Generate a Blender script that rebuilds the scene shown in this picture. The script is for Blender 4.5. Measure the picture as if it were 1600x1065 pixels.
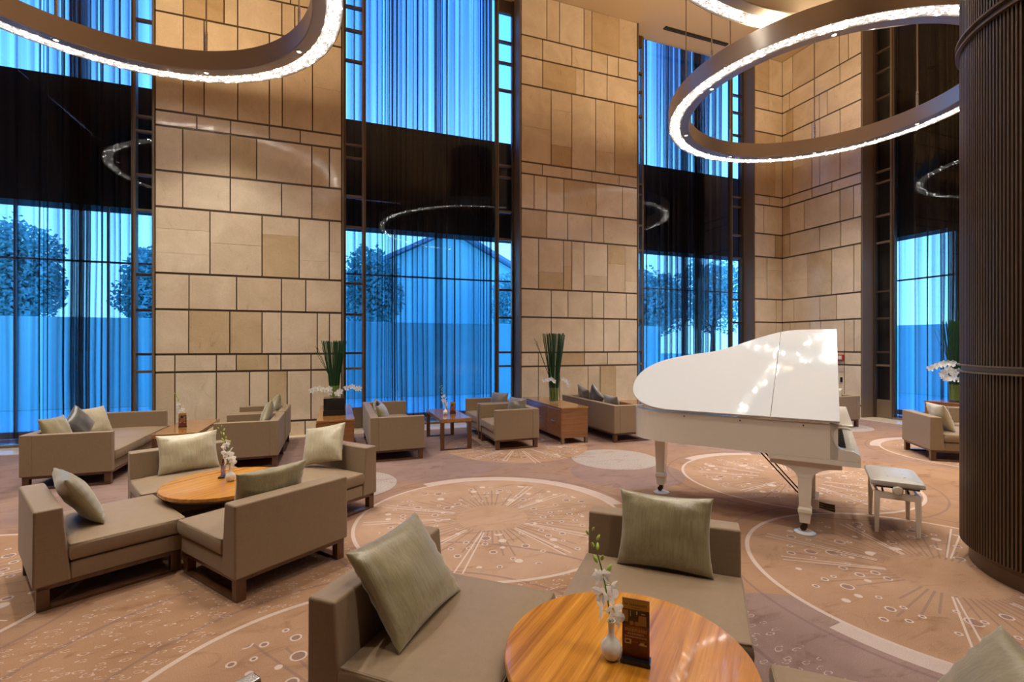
import bpy, bmesh, math, random
from mathutils import Vector, Matrix, noise
PI = math.pi
rnd = random.Random(7)
scene = bpy.context.scene
for o in list(bpy.data.objects): bpy.data.objects.remove(o, do_unlink=True)
C = scene.collection

# ------------------------------------------------------------------ camera, sky, lights, exposure
CAM_H = 1.65
cd = bpy.data.cameras.new('camera'); cam = bpy.data.objects.new('camera', cd); C.objects.link(cam)
cam.location = (0, 0, CAM_H); cam.rotation_euler = (PI/2, 0, -math.radians(20.148))
cd.sensor_fit = 'HORIZONTAL'; cd.sensor_width = 36.0; cd.lens = 750.64/1600*36
cd.shift_y = 6.64/1600; cd.clip_start = 0.05; cd.clip_end = 300
scene.camera = cam
scene.view_settings.view_transform = 'Standard'; scene.view_settings.look = 'None'
scene.view_settings.exposure = 0.68; scene.view_settings.gamma = 1.0; scene.view_settings.use_curve_mapping = False
scene.cycles.transparent_max_bounces = 32; scene.cycles.max_bounces = 10
scene.cycles.diffuse_bounces = 5; scene.cycles.glossy_bounces = 4
scene.cycles.sample_clamp_indirect = 6.0

SKY_STRENGTH = 2.9
w = bpy.data.worlds.new('dusk_sky'); scene.world = w; w.use_nodes = True
wn = w.node_tree; wn.nodes.clear()
_o = wn.nodes.new('ShaderNodeOutputWorld'); _b = wn.nodes.new('ShaderNodeBackground'); _r = wn.nodes.new('ShaderNodeValToRGB')
_t = wn.nodes.new('ShaderNodeTexCoord'); _s = wn.nodes.new('ShaderNodeSeparateXYZ')
wn.links.new(_t.outputs['Generated'], _s.inputs[0]); wn.links.new(_s.outputs['Z'], _r.inputs['Fac'])
e = _r.color_ramp.elements
e[0].position = 0.0; e[0].color = (0.58, 0.63, 1.0, 1)
e[1].position = 1.0; e[1].color = (0.06, 0.19, 0.72, 1)
for p, c in ((0.22, (0.46, 0.52, 0.98, 1)), (0.5, (0.20, 0.30, 0.90, 1)), (0.75, (0.10, 0.23, 0.80, 1))):
    k = e.new(p); k.color = c
wn.links.new(_r.outputs[0], _b.inputs['Color']); _b.inputs['Strength'].default_value = SKY_STRENGTH
wn.links.new(_b.outputs[0], _o.inputs['Surface'])

CEIL = 9.21
WARM = (1.0, 0.93, 0.82)
def spot(x, y, z, watts, cone=110, radius=0.15, color=WARM, blend=0.9, aim=None):
    l = bpy.data.lights.new('downlight_lamp', 'SPOT'); l.energy = watts; l.spot_size = math.radians(cone)
    l.spot_blend = blend; l.shadow_soft_size = radius; l.color = color
    o = bpy.data.objects.new('downlight_lamp', l); o.location = (x, y, z); C.objects.link(o)
    if aim:
        d = Vector(aim) - Vector((x, y, z)); o.rotation_euler = d.to_track_quat('-Z', 'Y').to_euler()
    return o
UP_W = 11          # cove lamps lying in the tops of the ring lights, shining at the ceiling
UPCOL = (1.0, 0.72, 0.43)
def uplight(x, y, z, ang, length, watts):
    l = bpy.data.lights.new('cove_lamp', 'AREA'); l.shape = 'RECTANGLE'; l.size = length; l.size_y = 0.2; l.energy = watts; l.color = UPCOL
    o = bpy.data.objects.new('cove_lamp', l); o.location = (x, y, z); o.rotation_euler = (PI, 0, ang); C.objects.link(o)
RING_W = 185

# ------------------------------------------------------------------ materials
def srgb(r, g, b):
    f = lambda c: (c/255/12.92) if c/255 <= 0.04045 else ((c/255+0.055)/1.055)**2.4
    return (f(r), f(g), f(b), 1)
def mat(name, color=(0.5, 0.5, 0.5, 1), rough=0.5, metal=0.0, coat=0.0, spec=0.5, sheen=0.0, emit=None, estr=0.0):
    m = bpy.data.materials.new(name); m.use_nodes = True
    b = m.node_tree.nodes['Principled BSDF']
    b.inputs['Base Color'].default_value = color; b.inputs['Roughness'].default_value = rough
    b.inputs['Metallic'].default_value = metal; b.inputs['Coat Weight'].default_value = coat
    b.inputs['Coat Roughness'].default_value = 0.04
    b.inputs['Specular IOR Level'].default_value = spec; b.inputs['Sheen Weight'].default_value = sheen
    if emit: b.inputs['Emission Color'].default_value = emit; b.inputs['Emission Strength'].default_value = estr
    return m
class NT:
    def __init__(s, m): s.t = m.node_tree; s.b = s.t.nodes.get('Principled BSDF')
    def n(s, kind, **kw):
        x = s.t.nodes.new(kind)
        for k, v in kw.items(): setattr(x, k, v)
        return x
    def put(s, sock, v):
        if isinstance(v, bpy.types.NodeSocket): s.t.links.new(v, sock)
        elif v is not None: sock.default_value = v
    def m(s, op, a, b=None, c=None, clamp=False):
        x = s.n('ShaderNodeMath', operation=op); x.use_clamp = clamp
        s.put(x.inputs[0], a); s.put(x.inputs[1], b); s.put(x.inputs[2], c)
        return x.outputs[0]
    def mx(s, *v):
        r = v[0]
        for q in v[1:]: r = s.m('MAXIMUM', r, q)
        return r
    def mul(s, *v):
        r = v[0]
        for q in v[1:]: r = s.m('MULTIPLY', r, q)
        return r
    def mixc(s, f, a, b, mode='MIX'):
        x = s.n('ShaderNodeMix', data_type='RGBA', blend_type=mode)
        s.put(x.inputs[0], f); s.put(x.inputs[6], a); s.put(x.inputs[7], b)
        return x.outputs[2]
    def noise(s, vec, scale, detail=3, rough=0.5, dist=0.0):
        x = s.n('ShaderNodeTexNoise'); s.put(x.inputs['Vector'], vec); x.inputs['Scale'].default_value = scale
        x.inputs['Detail'].default_value = detail; x.inputs['Roughness'].default_value = rough; x.inputs['Distortion'].default_value = dist
        return x.outputs['Fac']
    def map(s, vec, sc=(1, 1, 1), loc=(0, 0, 0), rot=(0, 0, 0)):
        x = s.n('ShaderNodeMapping'); s.put(x.inputs['Vector'], vec); x.inputs['Scale'].default_value = sc
        x.inputs['Location'].default_value = loc; x.inputs['Rotation'].default_value = rot
        return x.outputs[0]
    def ramp(s, f, stops):
        x = s.n('ShaderNodeValToRGB'); s.put(x.inputs[0], f); e = x.color_ramp.elements
        e[0].position, e[0].color = stops[0]; e[1].position, e[1].color = stops[-1]
        for p, c in stops[1:-1]:
            k = e.new(p); k.color = c
        return x.outputs[0]
    def coord(s, which='Object'): return s.n('ShaderNodeTexCoord').outputs[which]
    def pos(s): return s.n('ShaderNodeNewGeometry').outputs['Position']
    def rand(s): return s.n('ShaderNodeObjectInfo').outputs['Random']
    def bump(s, h, strength=0.2, dist=0.01):
        x = s.n('ShaderNodeBump'); x.inputs['Strength'].default_value = strength; x.inputs['Distance'].default_value = dist
        s.put(x.inputs['Height'], h); s.put(s.b.inputs['Normal'], x.outputs[0])

def mk_stone(name, dark=0.0):
    m = mat(name, rough=0.22, spec=0.45); t = NT(m); p = t.pos(); r = t.rand()
    off = t.n('ShaderNodeCombineXYZ'); t.put(off.inputs[0], t.m('MULTIPLY', r, 37.0)); t.put(off.inputs[2], t.m('MULTIPLY', r, 91.0))
    v = t.n('ShaderNodeVectorMath', operation='ADD'); t.put(v.inputs[0], p); t.put(v.inputs[1], off.outputs[0]); v = v.outputs[0]
    base = t.ramp(r, [(0.0, (0.72, 0.60, 0.445, 1)), (0.35, (0.76, 0.645, 0.49, 1)), (0.7, (0.78, 0.675, 0.525, 1)), (0.85, (0.67, 0.545, 0.39, 1)), (1.0, (0.79, 0.68, 0.54, 1))])
    if dark: base = t.mixc(1.0, base, (0.80, 0.73, 0.60, 1), 'MULTIPLY')
    cloud = t.ramp(t.noise(v, 1.8, 4, 0.6, 0.6), [(0.3, (0.86, 0.82, 0.76, 1)), (0.7, (1.06, 1.06, 1.06, 1))])
    c = t.mixc(1.0, base, cloud, 'MULTIPLY')
    vein = t.ramp(t.noise(t.map(v, (1, 1, 0.35)), 6.0, 6, 0.7, 1.6), [(0.30, (0.55, 0.42, 0.28, 1)), (0.40, (1, 1, 1, 1))])
    c = t.mixc(0.55 if dark else 0.3, c, t.mixc(1.0, c, vein, 'MULTIPLY'))
    grain = t.ramp(t.noise(v, 55, 2), [(0.3, (0.93, 0.93, 0.93, 1)), (0.7, (1.04, 1.04, 1.04, 1))])
    t.put(t.b.inputs['Base Color'], t.mixc(1.0, c, grain, 'MULTIPLY'))
    t.put(t.b.inputs['Roughness'], t.m('MULTIPLY_ADD', t.noise(v, 3.0, 3), 0.12, 0.06))
    t.bump(t.noise(v, 2.2, 2), 0.03, 0.02)
    return m
STONE = mk_stone('beige_limestone'); STONE_D = mk_stone('tan_limestone', 1)
def mk_metal(name, col, rough, metal=0.75):
    m = mat(name, col, rough, metal); t = NT(m); o = t.coord()
    t.put(t.b.inputs['Roughness'], t.m('MULTIPLY_ADD', t.noise(t.map(o, (2, 2, 30)), 6, 2), 0.15, rough-0.07))
    return m
BRONZE = mk_metal('dark_bronze', (0.135, 0.095, 0.065, 1), 0.38)
BRONZE_L = mk_metal('light_bronze', (0.19, 0.137, 0.09, 1), 0.5, 0.25)
RINGM = mk_metal('ring_bronze', (0.46, 0.40, 0.34, 1), 0.36, 0.5)
STEEL = mk_metal('brushed_steel', (0.42, 0.41, 0.40, 1), 0.28, 1.0)
COLM = mk_metal('column_bronze', (0.125, 0.080, 0.045, 1), 0.42, 0.5)
BLACK = mat('black_lacquer', (0.012, 0.012, 0.013, 1), 0.12, coat=0.3)
BRASSD = mat('dark_caster_brass', (0.06, 0.045, 0.02, 1), 0.3, 0.9)
OUTF = mat('grey_outer_frame', (0.35, 0.37, 0.40, 1), 0.5)
JOINTB = mk_metal('joint_bronze', (0.11, 0.076, 0.050, 1), 0.42, 0.45)
DARKWALL = mat('dark_wood_wall', (0.09, 0.055, 0.032, 1), 0.5)
DARKGAP = mat('dark_joint', (0.02, 0.015, 0.011, 1), 0.8)

def mk_fabric(name, col):
    m = mat(name, col, 0.55, spec=0.35, sheen=0.12); t = NT(m); o = t.coord()
    a = t.noise(t.map(o, (160, 160, 22)), 1.0, 2); b = t.noise(t.map(o, (22, 22, 160)), 1.0, 2)
    f = t.m('MULTIPLY_ADD', t.m('ADD', a, b), 0.22, 0.78)
    x = t.n('ShaderNodeCombineColor'); [t.put(x.inputs[i], f) for i in range(3)]
    t.put(t.b.inputs['Base Color'], t.mixc(1.0, col, x.outputs[0], 'MULTIPLY'))
    t.bump(t.m('ADD', a, b), 0.10, 0.003)
    return m
FABRIC = mk_fabric('taupe_upholstery', (0.265, 0.185, 0.110, 1))
def mk_silk(name, col, lite):
    m = mat(name, col, 0.34, spec=0.9, sheen=0.5); t = NT(m); o = t.coord()
    streak = t.noise(t.map(o, (150, 150, 5)), 1.0, 3, 0.65); slub = t.noise(t.map(o, (38, 38, 2.5)), 1.0, 2, 0.5)
    f = t.ramp(t.m('MULTIPLY_ADD', slub, 0.4, t.m('MULTIPLY', streak, 0.6)), [(0.36, (0, 0, 0, 1)), (0.64, (1, 1, 1, 1))])
    t.put(t.b.inputs['Base Color'], t.mixc(f, col, lite))
    cr = t.noise(t.map(o, (1.0, 1.0, 1.5)), 5, 2, 0.4, 0.3)
    t.put(t.b.inputs['Roughness'], t.m('MULTIPLY_ADD', cr, 0.2, 0.24))
    t.bump(t.m('MULTIPLY_ADD', streak, 0.15, cr), 0.22, 0.03)
    return m
SILK = mk_silk('olive_gold_silk', (0.20, 0.163, 0.072, 1), (0.315, 0.265, 0.135, 1))
SILK_L = mk_silk('pale_gold_silk', (0.40, 0.34, 0.205, 1), (0.54, 0.48, 0.32, 1))
SILK_D = mk_silk('charcoal_silk', (0.040, 0.036, 0.034, 1), (0.075, 0.068, 0.064, 1))
SILK_B = mk_silk('grey_brown_silk', (0.15, 0.125, 0.088, 1), (0.23, 0.195, 0.14, 1))
def mk_wood(name, c1, c2, c3, rough, coat, sc=1.0, axis='X'):
    m = mat(name, c2, rough, coat=coat); t = NT(m); o = t.coord()
    s = {'X': (0.30, 8.5, 8.5), 'Y': (5, 0.35, 5), 'Z': (5, 5, 0.35)}[axis]; s = tuple(q*sc for q in s)
    g = t.noise(t.map(o, s), 2.2, 5, 0.6, 0.9); f = t.noise(t.map(o, tuple(q*6 for q in s)), 3, 3)
    c = t.ramp(g, [(0.28, c1), (0.5, c2), (0.72, c3)])
    fr = t.ramp(f, [(0.3, (0.85, 0.85, 0.85, 1)), (0.7, (1.1, 1.1, 1.1, 1))])
    t.put(t.b.inputs['Base Color'], t.mixc(1.0, c, fr, 'MULTIPLY'))
    return m
TEAK = mk_wood('honey_walnut_top', (0.24, 0.078, 0.008, 1), (0.52, 0.205, 0.018, 1), (0.68, 0.31, 0.04, 1), 0.25, 0.35)
WALNUT = mk_wood('walnut', (0.055, 0.020, 0.008, 1), (0.105, 0.040, 0.014, 1), (0.16, 0.065, 0.022, 1), 0.3, 0.3, 1.0, 'Z')
WALNUT_Y = mk_wood('walnut_long', (0.22, 0.085, 0.02, 1), (0.33, 0.14, 0.034, 1), (0.40, 0.18, 0.045, 1), 0.2, 0.6, 1.0, 'Y')
WALNUT_X = mk_wood('walnut_panel', (0.15, 0.055, 0.018, 1), (0.25, 0.10, 0.032, 1), (0.33, 0.14, 0.045, 1), 0.28, 0.5, 1.0, 'X')
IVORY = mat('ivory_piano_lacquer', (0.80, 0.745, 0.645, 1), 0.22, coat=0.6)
IVORY_LID = mat('cool_lit_lid_lacquer', (0.63, 0.66, 0.69, 1), 0.06, coat=0.6)  # ivory lacquer with the cooler light on the lid put into its colour
KEYW = mat('white_keys', (0.80, 0.78, 0.72, 1), 0.25); KEYB = mat('black_keys', (0.01, 0.01, 0.01, 1), 0.3)
VINYL = mat('silver_grey_vinyl', (0.50, 0.48, 0.45, 1), 0.33)
PORC = mat('white_porcelain', (0.82, 0.80, 0.74, 1), 0.2, coat=0.4)
def mk_petal():
    m = mat('white_petal', (0.93, 0.93, 0.90, 1), 0.5); t = NT(m); out = t.t.nodes['Material Output']
    tl = t.n('ShaderNodeBsdfTranslucent'); tl.inputs[0].default_value = (0.95, 0.95, 0.90, 1); x = t.n('ShaderNodeMixShader'); x.inputs[0].default_value = 0.5
    t.put(x.inputs[1], t.b.outputs[0]); t.put(x.inputs[2], tl.outputs[0]); t.put(out.inputs['Surface'], x.outputs[0]); return m
PETAL0 = mat('white_petal', (0.92, 0.91, 0.88, 1), 0.5, sheen=0.2); PETAL = mk_petal(); PETALC = mat('yellow_green_lip', (0.65, 0.55, 0.12, 1), 0.5)
BUD = mat('green_bud', (0.50, 0.66, 0.12, 1), 0.45); STEM = mat('green_stem', (0.10, 0.22, 0.03, 1), 0.5)
REED = mat('dark_green_reed', (0.012, 0.062, 0.016, 1), 0.45); REEDP = mat('pale_reed_foot', (0.22, 0.30, 0.07, 1), 0.5)
PLASTER = mat('cream_plaster', (0.46, 0.335, 0.205, 1), 0.75)
MARBLE = mk_stone('cream_marble_border')
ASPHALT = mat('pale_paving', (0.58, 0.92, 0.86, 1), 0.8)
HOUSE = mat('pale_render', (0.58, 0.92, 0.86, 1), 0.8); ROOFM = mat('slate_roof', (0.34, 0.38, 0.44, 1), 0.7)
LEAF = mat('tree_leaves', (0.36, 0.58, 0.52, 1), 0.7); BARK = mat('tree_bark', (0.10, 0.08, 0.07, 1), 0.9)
RED = mat('red_plastic', (0.45, 0.03, 0.02, 1), 0.4)

def mk_glass(name='window_glass', tint=(0.97, 0.985, 0.99, 1)):
    m = bpy.data.materials.new(name); m.use_nodes = True; t = NT(m); t.t.nodes.remove(t.b); out = t.t.nodes['Material Output']
    g = t.n('ShaderNodeNewGeometry'); d = t.n('ShaderNodeVectorMath', operation='DOT_PRODUCT')
    t.put(d.inputs[0], g.outputs['Normal']); t.put(d.inputs[1], g.outputs['Incoming'])
    fr = t.m('MULTIPLY_ADD', t.m('POWER', t.m('SUBTRACT', 1.0, t.m('ABSOLUTE', d.outputs['Value'])), 5.0), 0.9, 0.018)
    tr = t.n('ShaderNodeBsdfTransparent'); tr.inputs[0].default_value = tint
    gl = t.n('ShaderNodeBsdfGlossy'); gl.inputs['Roughness'].default_value = 0.015
    x = t.n('ShaderNodeMixShader'); t.put(x.inputs[0], fr); t.put(x.inputs[1], tr.outputs[0]); t.put(x.inputs[2], gl.outputs[0]); t.put(out.inputs['Surface'], x.outputs[0])
    return m
GLASS = mk_glass()
BLUEGLASS = mk_glass('blue_tinted_glass', (0.52, 0.91, 0.99, 1))
def mk_sheer():
    m = bpy.data.materials.new('brown_sheer'); m.use_nodes = True; t = NT(m); t.t.nodes.remove(t.b)
    out = t.t.nodes['Material Output']
    g = t.n('ShaderNodeNewGeometry'); d = t.n('ShaderNodeVectorMath', operation='DOT_PRODUCT')
    t.put(d.inputs[0], g.outputs['Normal']); t.put(d.inputs[1], g.outputs['Incoming'])
    cosv = t.m('MAXIMUM', t.m('ABSOLUTE', d.outputs['Value']), 0.20)
    pv = t.map(g.outputs['Position'], (5.5, 5.5, 0.05))
    dens = t.m('MULTIPLY_ADD', t.noise(pv, 1.0, 3, 0.6), 3.4, -0.72)
    dens = t.m('MAXIMUM', dens, 0.25)
    T = t.m('POWER', 0.60, t.m('DIVIDE', dens, cosv))          # cloth seen edge-on is denser
    df = t.n('ShaderNodeBsdfDiffuse'); df.inputs[0].default_value = (0.042, 0.027, 0.016, 1)
    tl = t.n('ShaderNodeBsdfTranslucent'); tl.inputs[0].default_value = (0.042, 0.027, 0.016, 1)
    tp = t.n('ShaderNodeBsdfTransparent'); a = t.n('ShaderNodeMixShader'); a.inputs[0].default_value = 0.45
    t.put(a.inputs[1], df.outputs[0]); t.put(a.inputs[2], tl.outputs[0])
    b = t.n('ShaderNodeMixShader'); t.put(b.inputs[0], T); t.put(b.inputs[1], a.outputs[0]); t.put(b.inputs[2], tp.outputs[0])
    t.put(out.inputs['Surface'], b.outputs[0])
    return m
SHEER = mk_sheer()
def mk_crystal():
    m = mat('lit_crystal', (0.8, 0.8, 0.8, 1), 0.1); t = NT(m); o = t.coord()
    v = t.n('ShaderNodeTexWhiteNoise', noise_dimensions='3D'); sn = t.n('ShaderNodeVectorMath', operation='SNAP')
    t.put(sn.inputs[0], o); sn.inputs[1].default_value = (0.03, 0.03, 0.03); t.put(v.inputs['Vector'], sn.outputs[0])
    t.put(t.b.inputs['Emission Color'], (1.0, 0.955, 0.87, 1))
    t.put(t.b.inputs['Emission Strength'], t.m('ADD', t.m('MULTIPLY_ADD', t.m('POWER', v.outputs['Value'], 3.0), 2.0, 0.20), t.m('MULTIPLY', t.m('GREATER_THAN', v.outputs['Value'], 0.945), 42.0)))
    return m
CRYSTAL = mk_crystal()
LEDBACK = mat('led_backing', (0.5, 0.45, 0.38, 1), 0.4, emit=(1.0, 0.89, 0.73, 1), estr=0.22)
LENS = mat('lit_lens', (0.9, 0.9, 0.85, 1), 0.3, emit=(1.0, 0.88, 0.68, 1), estr=2.5)

def mk_carpet():
    m = mat('patterned_carpet', rough=0.95, spec=0.1); t = NT(m); p = t.pos()
    s = t.n('ShaderNodeSeparateXYZ'); t.put(s.inputs[0], p); X, Y = s.outputs[0], s.outputs[1]
    fl = t.n('ShaderNodeCombineXYZ'); t.put(fl.inputs[0], X); t.put(fl.inputs[1], Y); P = fl.outputs[0]
    lt, gt = (lambda a, b: t.m('LESS_THAN', a, b)), (lambda a, b: t.m('GREATER_THAN', a, b))
    def radius(cx, cy):
        dx, dy = t.m('SUBTRACT', X, cx), t.m('SUBTRACT', Y, cy)
        return t.m('SQRT', t.m('ADD', t.m('MULTIPLY', dx, dx), t.m('MULTIPLY', dy, dy))), dx, dy
    def wnoise(idv, seed):
        x = t.n('ShaderNodeTexWhiteNoise', noise_dimensions='1D'); t.put(x.inputs['W'], t.m('ADD', idv, seed)); return x.outputs['Value']
    whites, purples, insides, lights = [], [], [], []
    # shared field of printed discs
    vo = t.n('ShaderNodeTexVoronoi', voronoi_dimensions='2D', feature='F1'); t.put(vo.inputs['Vector'], P)
    vo.inputs['Scale'].default_value = 7.2; vo.inputs['Randomness'].default_value = 0.75
    d = t.m('DIVIDE', vo.outputs['Distance'], 7.2); cs = t.n('ShaderNodeSeparateColor'); t.put(cs.inputs[0], vo.outputs['Color'])
    rad = t.m('MULTIPLY_ADD', t.m('MULTIPLY', cs.outputs[0], cs.outputs[0]), 0.030, 0.015)
    have = gt(cs.outputs[2], 0.32); solid = gt(cs.outputs[1], 0.78)
    edge = t.mul(lt(t.m('ABSOLUTE', t.m('SUBTRACT', d, rad)), 0.005), have)
    core = t.mul(lt(d, rad), have)
    dot_w, dot_p = t.mx(edge, t.mul(core, solid)), t.mul(core, t.m('SUBTRACT', 1.0, solid))
    for (cx, cy, seed, ta, tw, ring) in MEDALLIONS:
        r, dx, dy = radius(cx, cy); a = t.m('ADD', t.m('DIVIDE', t.m('ARCTAN2', dy, dx), 2*PI), 0.5)
        def rays(N, sd, width, pair):
            q = t.m('MULTIPLY', a, N); idv = t.m('FLOOR', q); fr = t.m('SUBTRACT', t.m('FRACT', q), 0.5)
            v = wnoise(idv, seed*13.7+sd); dist = t.mul(fr, r, 2*PI/N)
            if pair: dist = t.m('SUBTRACT', t.m('ABSOLUTE', dist), t.m('MULTIPLY', r, 0.028))
            return lt(t.m('ABSOLUTE', dist), width), v
        lp, vp = rays(62, 0.5, 0.0075, False)
        pr = t.mul(lp, gt(r, 0.34), lt(r, t.m('MULTIPLY_ADD', vp, 0.55, 0.52)), gt(vp, 0.1))
        lw, vw = rays(15, 5.5, 0.0062, True)
        wr = t.mul(lw, gt(r, t.m('MULTIPLY_ADD', vw, 0.10, 0.30)), lt(r, t.m('MULTIPLY_ADD', vw, 0.40, 0.82)), gt(vw, 0.38))
        zone = t.mul(gt(r, 0.42), lt(r, 1.06))
        wl, pl = t.mx(wr, t.mul(dot_w, zone)), t.mx(t.mul(pr, 0.75), t.mul(dot_p, zone))
        if ring:
            thin = lt(t.m('ABSOLUTE', t.m('SUBTRACT', r, 1.27)), 0.016)
            da = t.m('ABSOLUTE', t.m('SUBTRACT', t.m('FRACT', t.m('ADD', t.m('SUBTRACT', a, (ta/360.0+0.5) % 1.0), 0.5)), 0.5))
            thick = t.mul(gt(r, 1.26), lt(r, 1.40), lt(da, tw/720.0))
            wl = t.mx(wl, t.mul(thin, 0.9), t.mul(thick, 0.85))
            pl = t.mx(pl, t.mul(lt(t.m('ABSOLUTE', t.m('SUBTRACT', r, 1.46)), 0.011), 0.8))
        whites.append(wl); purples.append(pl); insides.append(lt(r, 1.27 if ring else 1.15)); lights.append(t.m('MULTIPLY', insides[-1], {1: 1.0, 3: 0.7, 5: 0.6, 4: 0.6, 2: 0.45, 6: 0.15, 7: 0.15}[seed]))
    white, purple, inside = t.mx(*whites), t.mx(*purples), t.mx(*insides)
    # grey speckled discs and mauve discs between the medallions
    greys, mauves = [], []
    for cx, cy, R in ((3.81, 6.05, 0.62), (0.08, 6.02, 0.62), (9.6, 6.9, 0.6)):
        r, _, _ = radius(cx, cy); greys.append(lt(r, R)); purples.append(lt(t.m('ABSOLUTE', t.m('SUBTRACT', r, R)), 0.01))
    for cx, cy, R in ((3.55, 5.35, 0.72), (2.35, 1.75, 0.75), (6.6, 6.2, 1.0), (1.3, 6.9, 1.1), (-2.2, 6.4, 0.9)):
        r, _, _ = radius(cx, cy); mauves.append(lt(r, R))
    grey = t.mul(t.mx(*greys), t.m('SUBTRACT', 1.0, inside))
    # flecks in the band around the foreground medallion
    r6, _, _ = radius(0.17, 2.12); vf = t.n('ShaderNodeTexVoronoi', voronoi_dimensions='2D'); vf.inputs['Scale'].default_value = 11.0
    t.put(vf.inputs['Vector'], t.map(P, (1, 2.3, 1), rot=(0, 0, 0.6))); wob = t.noise(P, 40, 2)
    fs = t.n('ShaderNodeSeparateColor'); t.put(fs.inputs[0], vf.outputs['Color'])
    fleck = t.mul(lt(t.m('ABSOLUTE', t.m('SUBTRACT', vf.outputs['Distance'], t.m('MULTIPLY', wob, 0.5))), 0.045), gt(fs.outputs[0], 0.45), gt(wob, 0.44))
    band = t.mul(gt(r6, 1.3), lt(r6, 2.25), t.m('SUBTRACT', 1.0, inside)); fleck = t.mul(fleck, band)
    arc = t.mul(lt(t.m('ABSOLUTE', t.m('SUBTRACT', r6, 1.98)), 0.014), 0.8)
    tn = t.noise(P, 1.3, 4, 0.6, 0.5)
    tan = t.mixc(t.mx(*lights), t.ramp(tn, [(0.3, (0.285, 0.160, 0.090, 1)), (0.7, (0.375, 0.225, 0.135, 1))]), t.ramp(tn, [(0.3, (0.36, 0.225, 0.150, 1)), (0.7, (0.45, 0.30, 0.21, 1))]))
    mv = t.ramp(t.noise(P, 1.7, 4, 0.6, 0.4), [(0.3, (0.22, 0.145, 0.128, 1)), (0.7, (0.29, 0.20, 0.18, 1))])
    mvf = t.m('MAXIMUM', t.mul(t.mx(*mauves), 0.95), t.m('MULTIPLY', t.ramp(t.m('ADD', t.m('MULTIPLY', Y, 0.08), t.m('MULTIPLY', t.noise(P, 0.6, 3), 0.7)), [(0.62, (0, 0, 0, 1)), (0.95, (1, 1, 1, 1))]), 0.85))
    mvf = t.mul(mvf, t.m('SUBTRACT', 1.0, inside))
    c = t.mixc(mvf, tan, mv)
    spk = t.noise(P, 70, 2)
    c = t.mixc(t.mul(grey, 0.9), c, t.ramp(spk, [(0.35, (0.29, 0.245, 0.225, 1)), (0.65, (0.48, 0.425, 0.395, 1))]))
    wear = t.ramp(t.noise(t.map(P, (1, 2.4, 1), rot=(0, 0, 0.3)), 2.6, 5, 0.65, 1.0), [(0.30, (0.70, 0.63, 0.58, 1)), (0.46, (1, 1, 1, 1))])
    c = t.mixc(0.85, c, t.mixc(1.0, c, wear, 'MULTIPLY'))
    c = t.mixc(t.mul(t.mx(purple, arc), 0.62), c, (0.175, 0.11, 0.11, 1))
    c = t.mixc(t.mul(t.mx(white, t.mul(fleck, 0.8)), 0.72), c, (0.60, 0.50, 0.45, 1))
    pile = t.ramp(t.noise(P, 190, 2), [(0.3, (0.82, 0.82, 0.82, 1)), (0.7, (1.12, 1.12, 1.12, 1))])
    t.put(t.b.inputs['Base Color'], t.mixc(1.0, c, pile, 'MULTIPLY'))
    t.bump(t.noise(P, 150, 2), 0.25, 0.006)
    return m
# centre x, y, seed, direction and width in degrees of the broad pale arc, has a ring
MEDALLIONS = [(1.41, 4.40, 1, 52, 112, 1), (4.10, 2.17, 2, 214, 54, 1), (5.32, 4.42, 3, 88, 50, 1), (9.18, 4.33, 4, 95, 70, 1),
              (2.79, 7.39, 5, 0, 0, 0), (0.17, 2.12, 6, 20, 30, 1), (-2.95, 4.20, 7, 110, 40, 1)]
CARPET = mk_carpet()

# ------------------------------------------------------------------ object helpers
def link(name, me, m=None, parent=None, loc=None, rot=None):
    o = bpy.data.objects.new(name, me); C.objects.link(o)
    if m is not None and me is not None and not me.materials: me.materials.append(m)
    if parent: o.parent = parent
    if loc is not None: o.location = loc
    if rot is not None: o.rotation_euler = rot
    return o
def empty(name, loc, rz=0.0):
    o = bpy.data.objects.new(name, None); C.objects.link(o); o.location = loc; o.rotation_euler = (0, 0, rz); o.empty_display_size = 0.1
    return o
def tag(o, label=None, cat=None, group=None, kind=None):
    if label: o['label'] = label
    if cat: o['category'] = cat
    if group: o['group'] = group
    if kind: o['kind'] = kind
    return o
def dup(o, parent=None, top=True):
    c = o.copy(); C.objects.link(c)
    if parent: c.parent = parent
    for ch in list(o.children): dup(ch, c, False)
    return c
def weighted(me):
    N = [Vector((0, 0, 0)) for _ in me.vertices]
    for p in me.polygons:
        for i in p.vertices: N[i] += p.normal*(p.area**1.5+1e-9)
    me.normals_split_custom_set_from_vertices([tuple(n_.normalized()) if n_.length > 0 else (0, 0, 1) for n_ in N])
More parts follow.
